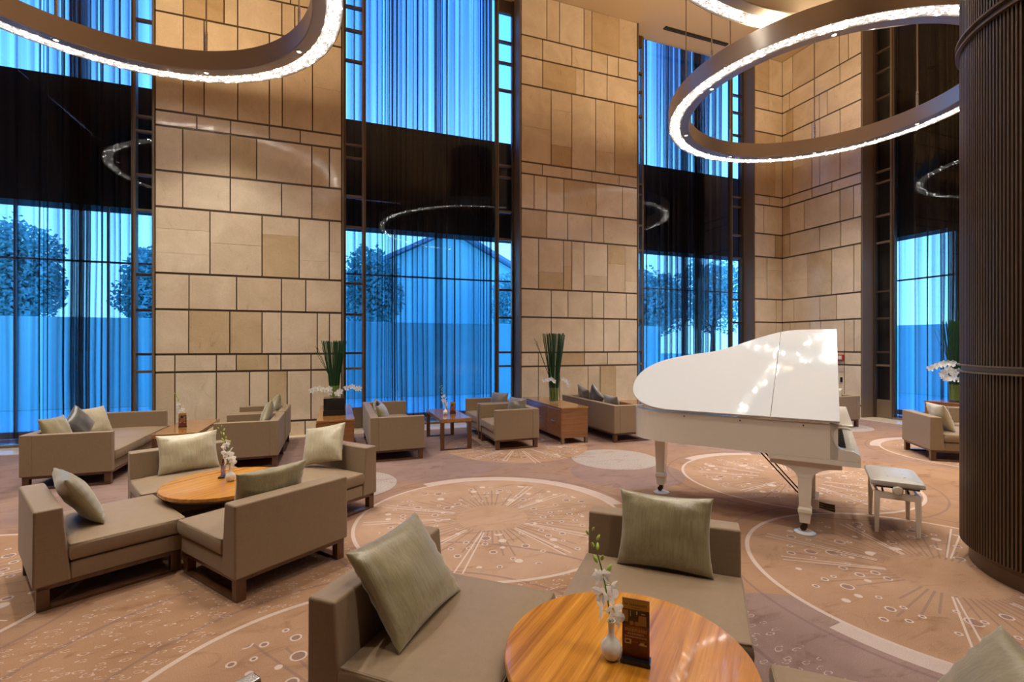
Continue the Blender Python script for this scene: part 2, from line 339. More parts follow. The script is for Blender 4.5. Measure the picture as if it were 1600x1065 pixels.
class MB:
    def __init__(s): s.v, s.f, s.mi, s.cur = [], [], [], 0
    def quad(s, *p):
        n = len(s.v); s.v += [tuple(q) for q in p]; s.f.append(tuple(range(n, n+len(p)))); s.mi.append(s.cur)
    def box(s, x0, x1, y0, y1, z0, z1):
        n = len(s.v); s.v += [(x, y, z) for z in (z0, z1) for y in (y0, y1) for x in (x0, x1)]
        for q in ((0, 2, 3, 1), (4, 5, 7, 6), (0, 1, 5, 4), (2, 6, 7, 3), (0, 4, 6, 2), (1, 3, 7, 5)): s.f.append(tuple(n+i for i in q)); s.mi.append(s.cur)
        return s
    def obox(s, M, sx, sy, sz):
        n = len(s.v); s.v += [tuple(M @ Vector((x*sx/2, y*sy/2, z*sz/2))) for z in (-1, 1) for y in (-1, 1) for x in (-1, 1)]
        for q in ((0, 2, 3, 1), (4, 5, 7, 6), (0, 1, 5, 4), (2, 6, 7, 3), (0, 4, 6, 2), (1, 3, 7, 5)): s.f.append(tuple(n+i for i in q)); s.mi.append(s.cur)
        return s
    def lathe(s, prof, seg=24, c=(0, 0, 0), close=False, a0=0.0, a1=2*PI):
        n = len(s.v); full = abs(a1-a0-2*PI) < 1e-6; m = seg if full else seg+1
        for r, z in prof:
            for i in range(m):
                a = a0+(a1-a0)*i/seg; s.v.append((c[0]+r*math.cos(a), c[1]+r*math.sin(a), c[2]+z))
        K = len(prof)
        for k in range(K if close else K-1):
            k2 = (k+1) % K
            for i in range(seg):
                j = (i+1) % m; s.f.append((n+k*m+i, n+k*m+j, n+k2*m+j, n+k2*m+i)); s.mi.append(s.cur)
        return s
    def tube(s, pts, rad, seg=6, cap=True):
        pts = [Vector(p) for p in pts]; n = len(s.v); K = len(pts)
        rads = rad if isinstance(rad, (list, tuple)) else [rad]*K
        for k, p in enumerate(pts):
            d = (pts[min(k+1, K-1)]-pts[max(k-1, 0)]).normalized(); u = d.cross(Vector((0.31, 0.17, 0.93)))
            if u.length < 1e-3: u = d.cross(Vector((1, 0, 0)))
            u.normalize(); w_ = d.cross(u)
            for i in range(seg):
                a = 2*PI*i/seg; s.v.append(tuple(p+(u*math.cos(a)+w_*math.sin(a))*rads[k]))
        for k in range(K-1):
            for i in range(seg):
                j = (i+1) % seg; s.f.append((n+k*seg+i, n+k*seg+j, n+(k+1)*seg+j, n+(k+1)*seg+i)); s.mi.append(s.cur)
        if cap:
            s.f.append(tuple(n+i for i in range(seg))[::-1]); s.f.append(tuple(n+(K-1)*seg+i for i in range(seg))); s.mi += [s.cur]*2
        return s
    def prism(s, poly, a, b, axis='x'):
        # polygon in the two other axes, swept from a to b along axis
        n = len(s.v); K = len(poly)
        for q in (a, b):
            for p in poly:
                s.v.append({'x': (q, p[0], p[1]), 'y': (p[0], q, p[1]), 'z': (p[0], p[1], q)}[axis])
        s.f.append(tuple(range(n, n+K))); s.f.append(tuple(range(n+2*K-1, n+K-1, -1))); s.mi += [s.cur]*2
        for i in range(K):
            j = (i+1) % K; s.f.append((n+i, n+K+i, n+K+j, n+j)); s.mi.append(s.cur)
        return s
    def mesh(s, name, smooth=False, bevel=0.0, seg=2, mats=None, angle=35):
        me = bpy.data.meshes.new(name); me.from_pydata(s.v, [], s.f)
        if mats:
            for m_ in mats: me.materials.append(m_)
            me.polygons.foreach_set('material_index', s.mi)
        bm = bmesh.new(); bm.from_mesh(me); bmesh.ops.recalc_face_normals(bm, faces=bm.faces)
        if bevel:
            ed = [e_ for e_ in bm.edges if len(e_.link_faces) == 2 and e_.calc_face_angle(0) > math.radians(25)]
            bmesh.ops.bevel(bm, geom=ed, offset=bevel, segments=seg, profile=0.5, affect='EDGES', clamp_overlap=True)
        bm.to_mesh(me); bm.free()
        if smooth or bevel:
            me.polygons.foreach_set('use_smooth', [True]*len(me.polygons))
            if bevel: weighted(me)
            else: me.set_sharp_from_angle(angle=math.radians(angle))
        me.update(); return me
def boxmesh(name, x0, x1, y0, y1, z0, z1, bevel=0.0, seg=2): return MB().box(x0, x1, y0, y1, z0, z1).mesh(name, bevel=bevel, seg=seg)
CACHE = {}
def cached(key, fn):
    if key not in CACHE: CACHE[key] = fn()
    return CACHE[key]

# ------------------------------------------------------------------ the room
WY, WX = 9.58, 11.22                      # inner faces of the window wall and the right wall
GY = WY+0.39                              # plane of the inner glazing
ROW = dict(top=CEIL, a=8.304, b=7.846, c=7.245, d=5.587, e=5.334, f=4.581, g=3.973, h=2.863, i=2.254, j=1.494, k=1.193, l=0.274, z=0.0)
ROWS = ['top', 'a', 'b', 'c', 'd', 'e', 'f', 'g', 'h', 'i', 'j', 'k', 'l', 'z']

fl = tag(link('floor', boxmesh('floor', -8.2, WX+1.2, -6.2, GY+0.95, -0.12, 0.0), CARPET), 'carpet of tan and mauve with large starburst medallions of rays and discs', None, None, 'structure')
# ceiling: shallow folded facets
cb = MB(); nx, ny = 10, 8
def ch(i, j): return CEIL + (0.0 if j == ny else 0.035*((i+j) % 2))
X0, X1, Y0, Y1 = -8.2, WX+1.0, -6.2, GY+0.06
for i in range(nx):
    for j in range(ny):
        q = [(X0+(X1-X0)*(i+a)/nx, Y0+(Y1-Y0)*(j+b)/ny, ch(i+a, j+b)) for a, b in ((0, 0), (1, 0), (1, 1), (0, 1))]
        if (i+j) % 2: cb.quad(q[0], q[1], q[2]); cb.quad(q[0], q[2], q[3])
        else: cb.quad(q[0], q[1], q[3]); cb.quad(q[1], q[2], q[3])
cb.box(X0, X1, Y0, Y1, CEIL+0.08, CEIL+0.3)
tag(link('ceiling', cb.mesh('ceiling'), PLASTER), 'cream plaster ceiling folded in shallow facets', None, None, 'structure')
slot = tag(link('ceiling_vent', boxmesh('ceiling_vent', 7.35, 9.25, 9.44, 9.54, CEIL-0.015, CEIL+0.02), DARKGAP), 'long dark slot vent in the ceiling above the third window', 'vent')
link('slat', boxmesh('slat', 7.38, 9.22, 9.484, 9.496, CEIL-0.02, CEIL-0.01), BRONZE, slot)
sp = tag(link('ceiling_speaker', MB().lathe([(0, -0.02), (0.05, -0.02), (0.07, 0), (0.07, 0.03), (0, 0.03)], 20).mesh('speaker', True), DARKGAP, None, (7.98, 8.37, CEIL)), 'small round dark speaker in the ceiling near the ring lights', 'speaker')

# stone walls: every slab is a part; bronze strips sit in the horizontal joints
SLABT = 0.03
SLABM = {}
def slab(wall, horiz, a, b, z0, z1, face, dark, proud):
    """a stone slab on a wall; horiz axis 'x' lies on y = face, 'y' on x = face"""
    sx, sz = b-a, z1-z0
    key = (horiz, round(sx, 3), round(sz, 3))
    def mk():
        m = MB()
        if horiz == 'x': m.box(-sx/2, sx/2, 0, SLABT, -sz/2, sz/2)
        else: m.box(0, SLABT, -sx/2, sx/2, -sz/2, sz/2)
        return m.mesh('panel', bevel=0.003, seg=1)
    me = SLABM.setdefault(key, None) or mk(); SLABM[key] = me
    o = bpy.data.objects.new('panel', me); C.objects.link(o); o.parent = wall
    if not me.materials: me.materials.append(STONE)
    o.material_slots[0].link = 'OBJECT'; o.material_slots[0].material = STONE_D if dark else STONE
    o.location = ((a+b)/2, face-proud, (z0+z1)/2) if horiz == 'x' else (face-proud, (a+b)/2, (z0+z1)/2)
def pier(wall, horiz, lo, hi, rows, face, splits={}, darks=(), hair={}, top='top'):
    JV, JH = 0.0085, 0.018
    for n in range(ROWS.index(top), len(ROWS)-1):
        zt, zb = ROW[ROWS[n]], ROW[ROWS[n+1]]
        t_, b_ = (zt - (0.0 if n == 0 else JH)), (zb + (0.0 if ROWS[n+1] == 'z' else JH))
        key = 'top' if n == 0 else ('l0' if ROWS[n] == 'l' else ROWS[n]+ROWS[n+1])
        xs = sorted([lo]+list(rows.get(key, []))+[hi])
        for q in range(len(xs)-1):
            hq = hair.get(key, ())
            a = xs[q]+(0 if q == 0 else (0.0015 if xs[q] in hq else JV)); b = xs[q+1]-(0 if q == len(xs)-2 else (0.0015 if xs[q+1] in hq else JV))
            cuts = [b_]+sorted(b_+(t_-b_)*k for k in splits.get((key, q), ()))+[t_]
            for c in range(len(cuts)-1):
                z0 = cuts[c]+(0.001 if c else 0); z1 = cuts[c+1]-(0.001 if c < len(cuts)-2 else 0)
                dk = (key, q) in darks or (key, q, c) in darks
                slab(wall, horiz, a, b, z0, z1, face, dk, rnd.uniform(0.0, 0.003))
    for n in range(1, len(ROWS)-1):
        z = ROW[ROWS[n]]
        m = MB()
        if horiz == 'x': m.box(lo, hi, face+0.008, face+SLABT, z-0.0175, z+0.0175)
        else: m.box(face+0.008, face+SLABT, lo, hi, z-0.0165, z+0.0165)
        link('strip', m.mesh('strip'), JOINTB, wall)

P1 = dict(top=[-2.431, -1.826, -1.617, -0.914, -0.701], ab=[-2.552, -2.031, -1.431, -0.773], bc=[-2.431, -1.826, -1.617, -0.914, -0.701, -0.245],
          cd=[-2.431, -2.126, -1.617, -1.117, -0.908, -0.403], de=[-2.233, -1.726, -1.117, -0.61], ef=[-2.439, -1.731, -1.319, -0.415, -0.11],
          fg=[-2.439, -1.731, -0.919, -0.413], gh=[-2.039, -1.235, -0.628, -0.113], hi=[-2.348, -1.634, -0.921, -0.516],
          ij=[-2.352, -1.739, -1.235, -0.925, -0.32, -0.11], jk=[-2.552, -1.943, -1.639, -1.133, -0.93, -0.427],
          kl=[-2.552, -1.943, -1.433, -1.133, -0.827, -0.427], l0=[-2.096, -1.302, -0.526])
P2 = dict(top=[4.326, 4.635, 5.238, 5.44, 6.162], ab=[4.226, 4.934, 5.435, 5.844, 6.14], bc=[4.226, 5.037, 5.238, 5.834], cd=[4.428, 4.934, 5.539, 6.039],
          de=[4.219, 4.934, 5.438, 6.157], ef=[4.024, 4.324, 4.734, 5.551, 6.244], fg=[4.324, 4.831, 5.438, 5.747], gh=[4.128, 4.729, 4.934, 5.241, 5.846, 6.318],
          hi=[4.43, 4.838, 5.445, 5.747, 6.348], ij=[4.43, 5.248, 5.747, 6.157], jk=[4.125, 4.628, 5.252, 5.846], kl=[4.125, 4.635, 5.346, 5.654, 6.063], l0=[4.662, 5.707])
P3 = dict(top=[10.747], ab=[10.747], cd=[10.981], de=[10.77], ef=[10.568], fg=[10.965], gh=[10.683], hi=[10.997], ij=[10.997], jk=[10.683], kl=[10.997], l0=[10.818])
P4 = dict(top=[9.271, 8.031, 7.817], ab=[9.366, 8.017], bc=[9.462, 9.263, 8.532, 8.331], cd=[9.263, 8.728, 8.52, 8.013], de=[9.36, 8.728, 8.215],
          ef=[9.36, 8.937, 8.013, 7.696], fg=[9.352, 8.525, 7.997], gh=[8.853, 8.215, 7.69], hi=[9.238, 8.52, 8.098], ij=[9.344, 8.785, 8.491, 7.908, 7.683],
          jk=[9.045, 7.908], kl=[9.177, 8.425, 7.908], l0=[8.544])
BAY1, PI1, PI2, PI3 = (-6.42, -2.843), (-2.843, 0.114), (3.715, 6.659), (10.251, WX)
BAY2, BAY3 = (0.114, 3.715), (6.659, 10.251)
wb = MB()
for a, b in ((-8.2, -6.42), PI1, PI2, (10.251, WX+0.2)): wb.box(a, b, WY+SLABT, GY+0.05, 0, CEIL)
wall_back = tag(link('wall_back', wb.mesh('wall_back'), DARKGAP), 'tall wall of beige limestone slabs with bronze strips in the joints', None, None, 'structure')
pier(wall_back, 'x', PI1[0]+0.02, PI1[1]-0.02, P1, WY, {('gh', 0): (0.30, 0.68), ('gh', 1): (0.5,), ('gh', 2): (0.70,), ('gh', 3): (0.3,), ('gh', 4): (0.48,), ('cd', 6): (0.5,), ('cd', 0): (0.62,)},
     {('gh', 2, 0), ('ij', 1), ('ij', 2), ('ef', 2), ('ef', 4), ('kl', 4), ('jk', 3), ('bc', 1), ('top', 1)})
pier(wall_back, 'x', PI2[0]+0.02, PI2[1]-0.02, P2, WY, {('cd', 0): (0.46,), ('cd', 1): (0.27, 0.75), ('cd', 3): (0.28,), ('gh', 1): (0.34,), ('gh', 2): (0.48,), ('gh', 4): (0.31,), ('gh', 5): (0.6,), ('gh', 6): (0.24,)},
     {('bc', 1), ('ef', 3), ('cd', 1, 0), ('gh', 1, 0), ('gh', 2, 0), ('top', 4), ('kl', 4), ('jk', 2), ('gh', 5, 1), ('cd', 4), ('fg', 0)},
     {'bc': (5.037,), 'top': (6.162,), 'kl': (6.063,), 'gh': (6.318,)})
pier(wall_back, 'x', PI3[0]+0.02, PI3[1]-0.005, P3, WY, {('gh', 0): (0.5,), ('gh', 1): (0.7,)}, {('cd', 0), ('fg', 1), ('top', 0)}, {'cd': (10.981,)})
wr = MB()
RW0, RW1 = 7.51, WY                       # stone pier of the right wall
wr.box(WX+SLABT, WX+0.45, RW0, RW1+0.2, 0, CEIL); wr.box(WX+SLABT, WX+0.45, -6.2, 3.92, 0, CEIL)
wall_right = tag(link('wall_right', wr.mesh('wall_right'), DARKGAP), 'beige limestone wall beyond the piano meeting the window wall in a corner', None, None, 'structure')
pier(wall_right, 'y', RW0+0.02, RW1-0.005, P4, WX, {('gh', 3): (0.42,), ('cd', 3): (0.4,)}, {('ef', 4), ('gh', 2), ('fg', 3), ('cd', 4), ('bc', 3)}, {'bc': (9.462,), 'gh': (8.853,), 'ef': (9.36,)})
tag(link('wall_left', boxmesh('wall_left', -8.4, -8.2, -6.2, GY, 0, CEIL), DARKWALL), 'plain dark wall closing the hall on the window side', None, None, 'structure')
tag(link('wall_rear', boxmesh('wall_rear', -8.2, WX+0.4, -6.4, -6.2, 0, CEIL), DARKWALL), 'plain dark wall behind the seating', None, None, 'structure')
wrf = tag(link('wall_near', boxmesh('wall_near', WX, WX+SLABT, -6.2, 3.92, 0, CEIL), STONE), 'stone wall continuing behind the bronze column', None, None, 'structure')

# cream stone border between carpet and walls
bd = tag(link('trim_1', MB().box(-8.2, WX, WY-0.22, GY+0.5, -0.05, 0.012).mesh('trim_1', bevel=0.003, seg=1), MARBLE), 'cream stone border along the foot of the window wall', None, None, 'structure')
bd2 = tag(link('trim_2', MB().box(WX-0.22, WX+0.55, 3.5, WY-0.22, -0.05, 0.012).mesh('trim_2', bevel=0.003, seg=1), MARBLE), 'cream stone border along the foot of the right wall', None, None, 'structure')

# ---- window bays. u runs along the bay, w goes outwards
OUT = 1.35                                # distance of the outer facade behind the wall face
SP0, SP1 = 4.22, 6.52                     # floor slab band that crosses the windows
def bay(n, horiz, lo, hi, label, flip=False):
    """horiz 'x': bay on the back wall; 'y': bay on the right wall"""
    def bx(m, u0, u1, w0, w1, z0, z1):
        if horiz == 'x': m.box(u0, u1, WY+w0, WY+w1, z0, z1)
        else: m.box(WX+w0, WX+w1, u0, u1, z0, z1)
        return m
    sp1 = SP1 if n < 4 else CEIL+1.2
    root = empty('window_%d' % n, ((lo+hi)/2, WY, 0) if horiz == 'x' else (WX, (lo+hi)/2, 0)); tag(root, label, None, None, 'structure')
    inv = root.location.copy()
    def part(name, m, material, parent=None, bevel=0.004):
        m.v = [(a-inv.x, b-inv.y, c-inv.z) for a, b, c in m.v]
        return link(name, m.mesh(name, bevel=bevel, seg=1), material, parent or root)
    c0, c1 = lo+0.375, hi-0.37              # the big middle light sits between two posts
    for u0, u1 in ((lo-0.006, lo+0.03), (hi-0.03, hi+0.006)): part('jamb', bx(MB(), u0, u1, -0.012, 0.40, 0, CEIL), BRONZE_L)
    for u0, u1 in ((lo+0.03, lo+0.075), (hi-0.075, hi-0.03)): part('jamb_bead', bx(MB(), u0, u1, 0.33, 0.43, 0, CEIL), BRONZE)
    for u in (c0, c1):
        part('post', bx(MB(), u-0.035 if u == c1 else u, u if u == c1 else u+0.035, 0.355, 0.47, 0, CEIL), BRONZE_L)
        part('post_flange', bx(MB(), u-0.075 if u == c1 else u+0.03, u-0.03 if u == c1 else u+0.075, 0.38, 0.46, 0, CEIL), BRONZE)
    for a, b in ((lo+0.03, c0), (c1, hi-0.03)):
        for r_ in 'abcdefghijk':
            z = ROW[r_]; part('mullion', bx(MB(), a, b, 0.36, 0.44, z-0.022, z+0.022), BRONZE_L if r_ in 'defgk' else BRONZE)
        part('kick_panel', bx(MB(), a, b, 0.38, 0.43, 0.012, 0.42), BRONZE_L)
        part('head', bx(MB(), a, b, 0.36, 0.44, CEIL-0.28, CEIL), BRONZE)
        part('pane', bx(MB(), a, b, 0.395, 0.401, 0.42, CEIL-0.25), GLASS, None, 0)
    part('sill', bx(MB(), c0, c1, 0.37, 0.43, 0.012, 0.05), BRONZE_L)
    part('pane', bx(MB(), c0+0.07, c1-0.07, 0.40, 0.406, 0.05, CEIL), GLASS, None, 0)
    # outer facade: floor slab band, frame and panes
    part('spandrel', bx(MB(), lo-1.45, hi+1.45, OUT, OUT+0.5, SP0, sp1), DARKGAP, None, 0)
    fr = bx(bx(MB(), lo-1.4, hi+1.4, OUT, OUT+0.05, 3.17, 3.205), lo-1.4, hi+1.4, OUT, OUT+0.1, 0, 0.12)
    part('outer_transom', fr, OUTF)
    for u in (lo+1.12, hi-1.12): part('outer_mullion', bx(MB(), u-0.016, u+0.016, OUT, OUT+0.06, 0, SP0), OUTF)
    part('outer_pane', bx(MB(), lo-1.4, hi+1.4, OUT+0.02, OUT+0.026, 0.1, SP0), BLUEGLASS, None, 0)
    part('outer_pane', bx(MB(), lo-1.4, hi+1.4, OUT+0.02, OUT+0.026, sp1, CEIL+1.3), BLUEGLASS, None, 0)
    part('cavity_soffit', bx(MB(), lo-1.45, hi+1.45, 0.44, OUT+0.5, CEIL+1.3, CEIL+1.5), DARKGAP, None, 0)
    if n == 4: part('cavity_cheek', bx(MB(), c1+0.02, hi+0.1, 0.60, 0.64, 0, CEIL+1.2), DARKGAP, None, 0)
    return root
bay(1, 'x', BAY1[0], BAY1[1], 'tall left window with bronze frame, narrow side lights and a big middle pane')
bay(2, 'x', BAY2[0], BAY2[1], 'tall window between the two broad limestone piers')
bay(3, 'x', BAY3[0], BAY3[1], 'tall window behind the tail of the white piano')
bay(4, 'y', 3.92, RW0, 'tall window of the right wall partly behind the bronze column')
# the outer wall either side of the bays, seen only edge-on through the glass
ow = MB()
for a, b in ((-10, BAY1[0]), PI1, PI2, (10.251, WX+OUT+0.5)): ow.box(a, b, GY+0.05, GY+0.16, 0, CEIL+1.4)
tag(link('wall_outer', ow.mesh('wall_outer'), DARKGAP), 'dark outer face of the wall piers beside the windows', None, None, 'structure')

# ---- sheer curtains
def curtain(horiz, u0, u1, w0, label, seed, gather0=0.0, gather1=0.0, amp=0.125):
    r = random.Random(seed); L = u1-u0
    # folds: walk along the rail; gathered ends have short deep folds
    us = []; u = 0.0; ph = 0.0; N = 0
    pts = []; step = 0.012; wl = 0.2; k = r.uniform(0, 6)
    while u < L:
        g = max(0.0, 1-u/0.30)*gather0 if gather0 else 0.0
        g = max(g, max(0.0, 1-(L-u)/0.30)*gather1 if gather1 else 0.0)
        wl = 0.25*(1+0.45*math.sin(k+u*3.3)+0.32*math.sin(2.3*k+u*8.9))*(1-0.6*g)
        wl = max(0.06, wl); du = step*(1-0.65*g)
        ph += 2*PI*du/wl; u += du
        A = amp*(0.72+0.28*math.sin(k*1.7+u*4.3))*(1+0.4*g)
        pts.append((min(u, L), ph, A))
    zs = [0.03, 0.5, 1.2, 2.2, 3.4, 5.0, 7.0, CEIL+0.7]
    m = MB(); K = len(pts)
    for zi, z in enumerate(zs):
        sw = 1-z/CEIL
        for (uu, ph, A) in pts:
            a = A*(1.40-0.55*sw)
            nz = noise.noise(Vector((uu*2.2, z*0.35, seed*3.1)))
            q = uu + u0 + 0.05*sw*nz*min(1, uu*4)*min(1, (L-uu)*4) + 0.35*a*math.cos(2*ph+0.4)*0.5
            wv = w0 + a*math.sin(ph+0.5*nz)
            m.v.append((q, WY+wv, z) if horiz == 'x' else (WX+wv, q, z))
    for zi in range(len(zs)-1):
        for i in range(K-1): m.f.append((zi*K+i, zi*K+i+1, (zi+1)*K+i+1, (zi+1)*K+i)); m.mi.append(0)
    me = m.mesh('sheer_curtain', smooth=True, angle=180)
    return tag(link('sheer_curtain', me, SHEER), label, 'curtain', 'brown sheer curtains behind the tall windows')
curtain('x', -6.35, -4.62, 0.62, 'brown sheer curtain at the outer half of the left window', 11, 0.4, 0.9)
curtain('x', -4.70, -3.05, 0.84, 'brown sheer curtain in the left window next to the stone pier', 12, 0.9, 0.3)
curtain('x', 0.20, 2.16, 0.62, 'brown sheer curtain in the middle window behind the sofa with two cushions', 13, 0.2, 1.0)
curtain('x', 2.06, 3.36, 0.86, 'brown sheer curtain in the middle window behind the pair of armchairs', 14, 1.0, 0.2)
curtain('x', 6.80, 8.62, 0.62, 'brown sheer curtain beside the tail of the white piano', 15, 0.2, 1.0)
curtain('x', 8.50, 9.98, 0.86, 'brown sheer curtain just left of the stone corner', 16, 1.0, 0.2)
curtain('y', 5.62, 7.10, 0.62, 'brown sheer curtain of the right wall window next to the stone', 17, 0.9, 0.3, 0.125)
curtain('y', 4.00, 5.72, 0.86, 'brown sheer curtain of the right wall window behind the bronze column', 18, 0.2, 0.9, 0.125)

# ---- outdoors
gm = MB().box(-60, 70, WY+OUT+0.5, 90, -0.35, -0.15); gm.box(WX+0.9, 70, -30, WY+OUT+0.5, -0.35, -0.15)
tag(link('ground_outside', gm.mesh('ground'), ASPHALT), 'pale paving outside the windows', None, None, 'structure')
tag(link('garden_wall', MB().box(-30, 13, 17.0, 17.3, -0.15, 2.45).mesh('gw', bevel=0.02, seg=1), HOUSE), 'low pale garden wall beyond the windows', 'wall')
tag(link('garden_wall', MB().box(20, 20.3, -10, 14, -0.15, 2.4).mesh('gw2', bevel=0.02, seg=1), HOUSE), 'low pale garden wall beyond the right hand window by the column', 'wall')
hb = empty('gabled_house', (6.4, 30, 0)); tag(hb, 'pale house with a broad gable seen through the middle window', 'house')
link('wall', MB().prism([(-6.5, 0), (6.5, 0), (6.5, 5.0), (0, 8.35), (-6.5, 5.0)], -2, 6, 'y').mesh('hw'), HOUSE, hb)
for s in (-1, 1): link('roof', MB().prism([(0, 8.4), (0, 8.6), (s*7.2, 4.9), (s*7.2, 4.7)], -2.6, 6.4, 'y').mesh('hr'), ROOFM, hb)
for i, x in enumerate((-4.2, -1.2, 1.8, 4.2)): link('window', boxmesh('hwin', x-0.5, x+0.5, -2.06, -1.98, 2.6, 4.2), HOUSE, hb)
def tree(x, y, h, cr, seed, label):
    r = random.Random(seed); t = empty('tree', (x, y, -0.15)); tag(t, label, 'tree', 'trees beyond the windows')
    tm = MB(); tm.tube([(0, 0, 0), (0.1, 0, h*0.3), (0, 0.1, h*0.62)], [0.2, 0.15, 0.07], 8)
    for k in range(7):
        a = r.uniform(0, 6.28); z = h*r.uniform(0.3, 0.55); tm.tube([(0, 0, z), (cr*0.7*math.cos(a), cr*0.7*math.sin(a), z+h*0.28)], [0.07, 0.02], 5)
    link('trunk', tm.mesh('trunk', True), BARK, t)
    lm = MB()
    for k in range(9000):
        v = Vector((r.gauss(0, 1), r.gauss(0, 1), r.gauss(0, 1))).normalized()*(r.random()**0.5)
        lump = 1+0.35*noise.noise(v*2.2+Vector((seed, 0, 0)))
        c = Vector((v.x*cr*lump, v.y*cr*lump, h*0.68+v.z*h*0.33*lump))
        M = Matrix.Translation(c) @ Matrix.Rotation(r.uniform(0, 6.28), 4, Vector((r.random(), r.random(), r.random())).normalized())
        s_ = r.uniform(0.05, 0.10); lm.quad(*[M @ Vector(p) for p in ((-s_, -s_*0.6, 0), (s_, -s_*0.6, 0.05), (s_, s_*0.6, 0), (-s_, s_*0.6, 0.05))])
    f = link('foliage', lm.mesh('foliage'), LEAF, t); f['kind'] = 'stuff'
tree(-15.5, 22, 6.3, 1.7, 1, 'dark leafy tree at the outer side of the left window')
tree(-11.2, 23, 6.3, 1.5, 2, 'dark leafy tree in the middle of the left window')
tree(-7.3, 25, 6.0, 1.5, 3, 'dark leafy tree of the left window nearest the stone pier')
tree(1.6, 24, 6.4, 1.4, 4, 'slim leafy tree left of the gabled house')
tree(9.8, 25, 5.8, 1.8, 5, 'leafy tree right of the gabled house')
tree(17.5, 24, 6.2, 2.2, 6, 'leafy tree in the window by the tail of the piano')
tree(24.0, 26, 7.6, 2.4, 7, 'leafy tree in the window just left of the stone corner')

# ------------------------------------------------------------------ bronze column
CX, CY, CR = 5.017, 1.648, 0.80
col = empty('ribbed_column', (CX, CY, 0)); tag(col, 'huge round ribbed dark bronze column with a smooth middle band', 'column')
def ribs(z0, z1, N=200):
    m = MB(); ring = []
    for k in range(N):
        a = 2*PI*k/N; da = 2*PI/N
        for f, r_ in ((0.0, CR), (0.46, CR), (0.56, CR-0.016), (0.90, CR-0.016)): ring.append((r_*math.cos(a+f*da), r_*math.sin(a+f*da)))
    K = len(ring); m.v = [(x, y, z0) for x, y in ring]+[(x, y, z1) for x, y in ring]
    for i in range(K): m.f.append((i, (i+1) % K, K+(i+1) % K, K+i)); m.mi.append(0)
    return m
for z0, z1 in ((0.15, 1.45), (1.498, 3.92), (3.985, CEIL)): link('ribbed_shaft', ribs(z0, z1).mesh('ribbed_shaft'), COLM, col)
link('base', MB().lathe([(0, 0.001), (0.745, 0.001), (0.745, 0.10), (0.79, 0.155), (0.79, 0.16), (0, 0.16)], 96).mesh('base', True), COLM, col)
link('band', MB().lathe([(0.7, 1.445), (0.815, 1.445), (0.815, 1.455), (0.79, 1.46), (0.79, 1.49), (0.815, 1.495), (0.815, 1.505), (0.7, 1.505)], 128).mesh('band', True), BRONZE_L, col)
link('collar', MB().lathe([(0.7, 3.915), (0.825, 3.915), (0.825, 3.93), (0.80, 3.94), (0.80, 3.97), (0.825, 3.975), (0.825, 3.99), (0.7, 3.99)], 128).mesh('collar', True), COLM, col)

# ------------------------------------------------------------------ ring lights
def ring_light(cx, cy, zb, R, angles, label, rods=True, beads=230, seg=160):
    t = empty('ring_chandelier', (cx, cy, zb)); tag(t, label, 'chandelier', 'large crystal ring lights')
    h = 0.285; ri, rc = R-0.36, R-0.205
    band = [(R, 0.0), (R, h), (R-0.01, h+0.01), (ri+0.01, h+0.01), (ri, h), (ri, 0.012), (ri+0.012, 0.0), (rc, 0.0), (rc, 0.028), (R-0.012, 0.028), (R-0.012, 0.0)]
    link('band', MB().lathe(band, seg, close=True).mesh('band', True, angle=30), RINGM, t)
    link('light_strip', MB().lathe([(rc+0.002, 0.020), (R-0.014, 0.020), (R-0.014, 0.026), (rc+0.002, 0.026)], seg, close=True).mesh('light_strip', True, angle=30), LEDBACK, t)
    m = MB(); rr = random.Random(int(cx*10)); rows = 6
    for q in range(rows):
        r_ = rc+0.016+(R-0.03-rc-0.016)*(q+0.5)/rows; sag = 0.016*math.sin(PI*(q+0.5)/rows)
        for k in range(beads):
            a = 2*PI*(k+0.5*(q % 2))/beads
            M = Matrix.Translation((r_*math.cos(a), r_*math.sin(a), 0.012-sag)) @ Matrix.Rotation(a, 4, 'Z') @ Matrix.Rotation(rr.uniform(-.5, .5), 4, 'Y')
            m.obox(M, 0.021, 2*PI*r_/beads*0.82, 0.012)
    c = link('crystals', m.mesh('crystals'), CRYSTAL, t); c['kind'] = 'stuff'
    for a in angles:
        ar = math.radians(a); p = ((ri+rc)/2*math.cos(ar), (ri+rc)/2*math.sin(ar))
        d = link('downlight', MB().lathe([(0.030, -0.006), (0.048, -0.006), (0.052, 0.0), (0.052, 0.004), (0.030, 0.004)], 20, close=True).mesh('downlight', True), STEEL, t, (p[0], p[1], 0))
        link('lens', MB().lathe([(0, 0.0), (0.030, -0.002), (0.030, 0.004), (0, 0.004)], 20).mesh('lens', True), LENS, d)
        spot(cx+p[0], cy+p[1], zb-0.02, RING_W, 116, 0.05, blend=1.0)
        if rods:
            top = CEIL-zb
            rd = link('suspension_rod', MB().tube([(p[0], p[1], h+0.008), (p[0], p[1], top)], 0.011, 8).mesh('rod', True), BRONZE_L, t)
            link('sleeve', MB().tube([(p[0], p[1], h+0.01), (p[0], p[1], h+0.32)], 0.019, 10).mesh('sleeve', True), STEEL, rd)
    nu = 12 if R < 3 else 18
    for k in range(nu):
        a = 2*PI*(k+0.5)/nu; q = (R+ri)/2
        uplight(cx+q*math.cos(a), cy+q*math.sin(a), zb+h+0.02, a+PI/2, 0.9, UP_W)
    return t
A45 = lambda o: [o+45*k for k in range(8)]
ring_light(-2.428, 6.225, 5.75, 2.52, A45(29.5), 'left crystal ring light hanging in front of the left window and pier')
ring_light(7.884, 5.946, 5.75, 2.52, A45(-4.5), 'right crystal ring light hanging above the white piano')
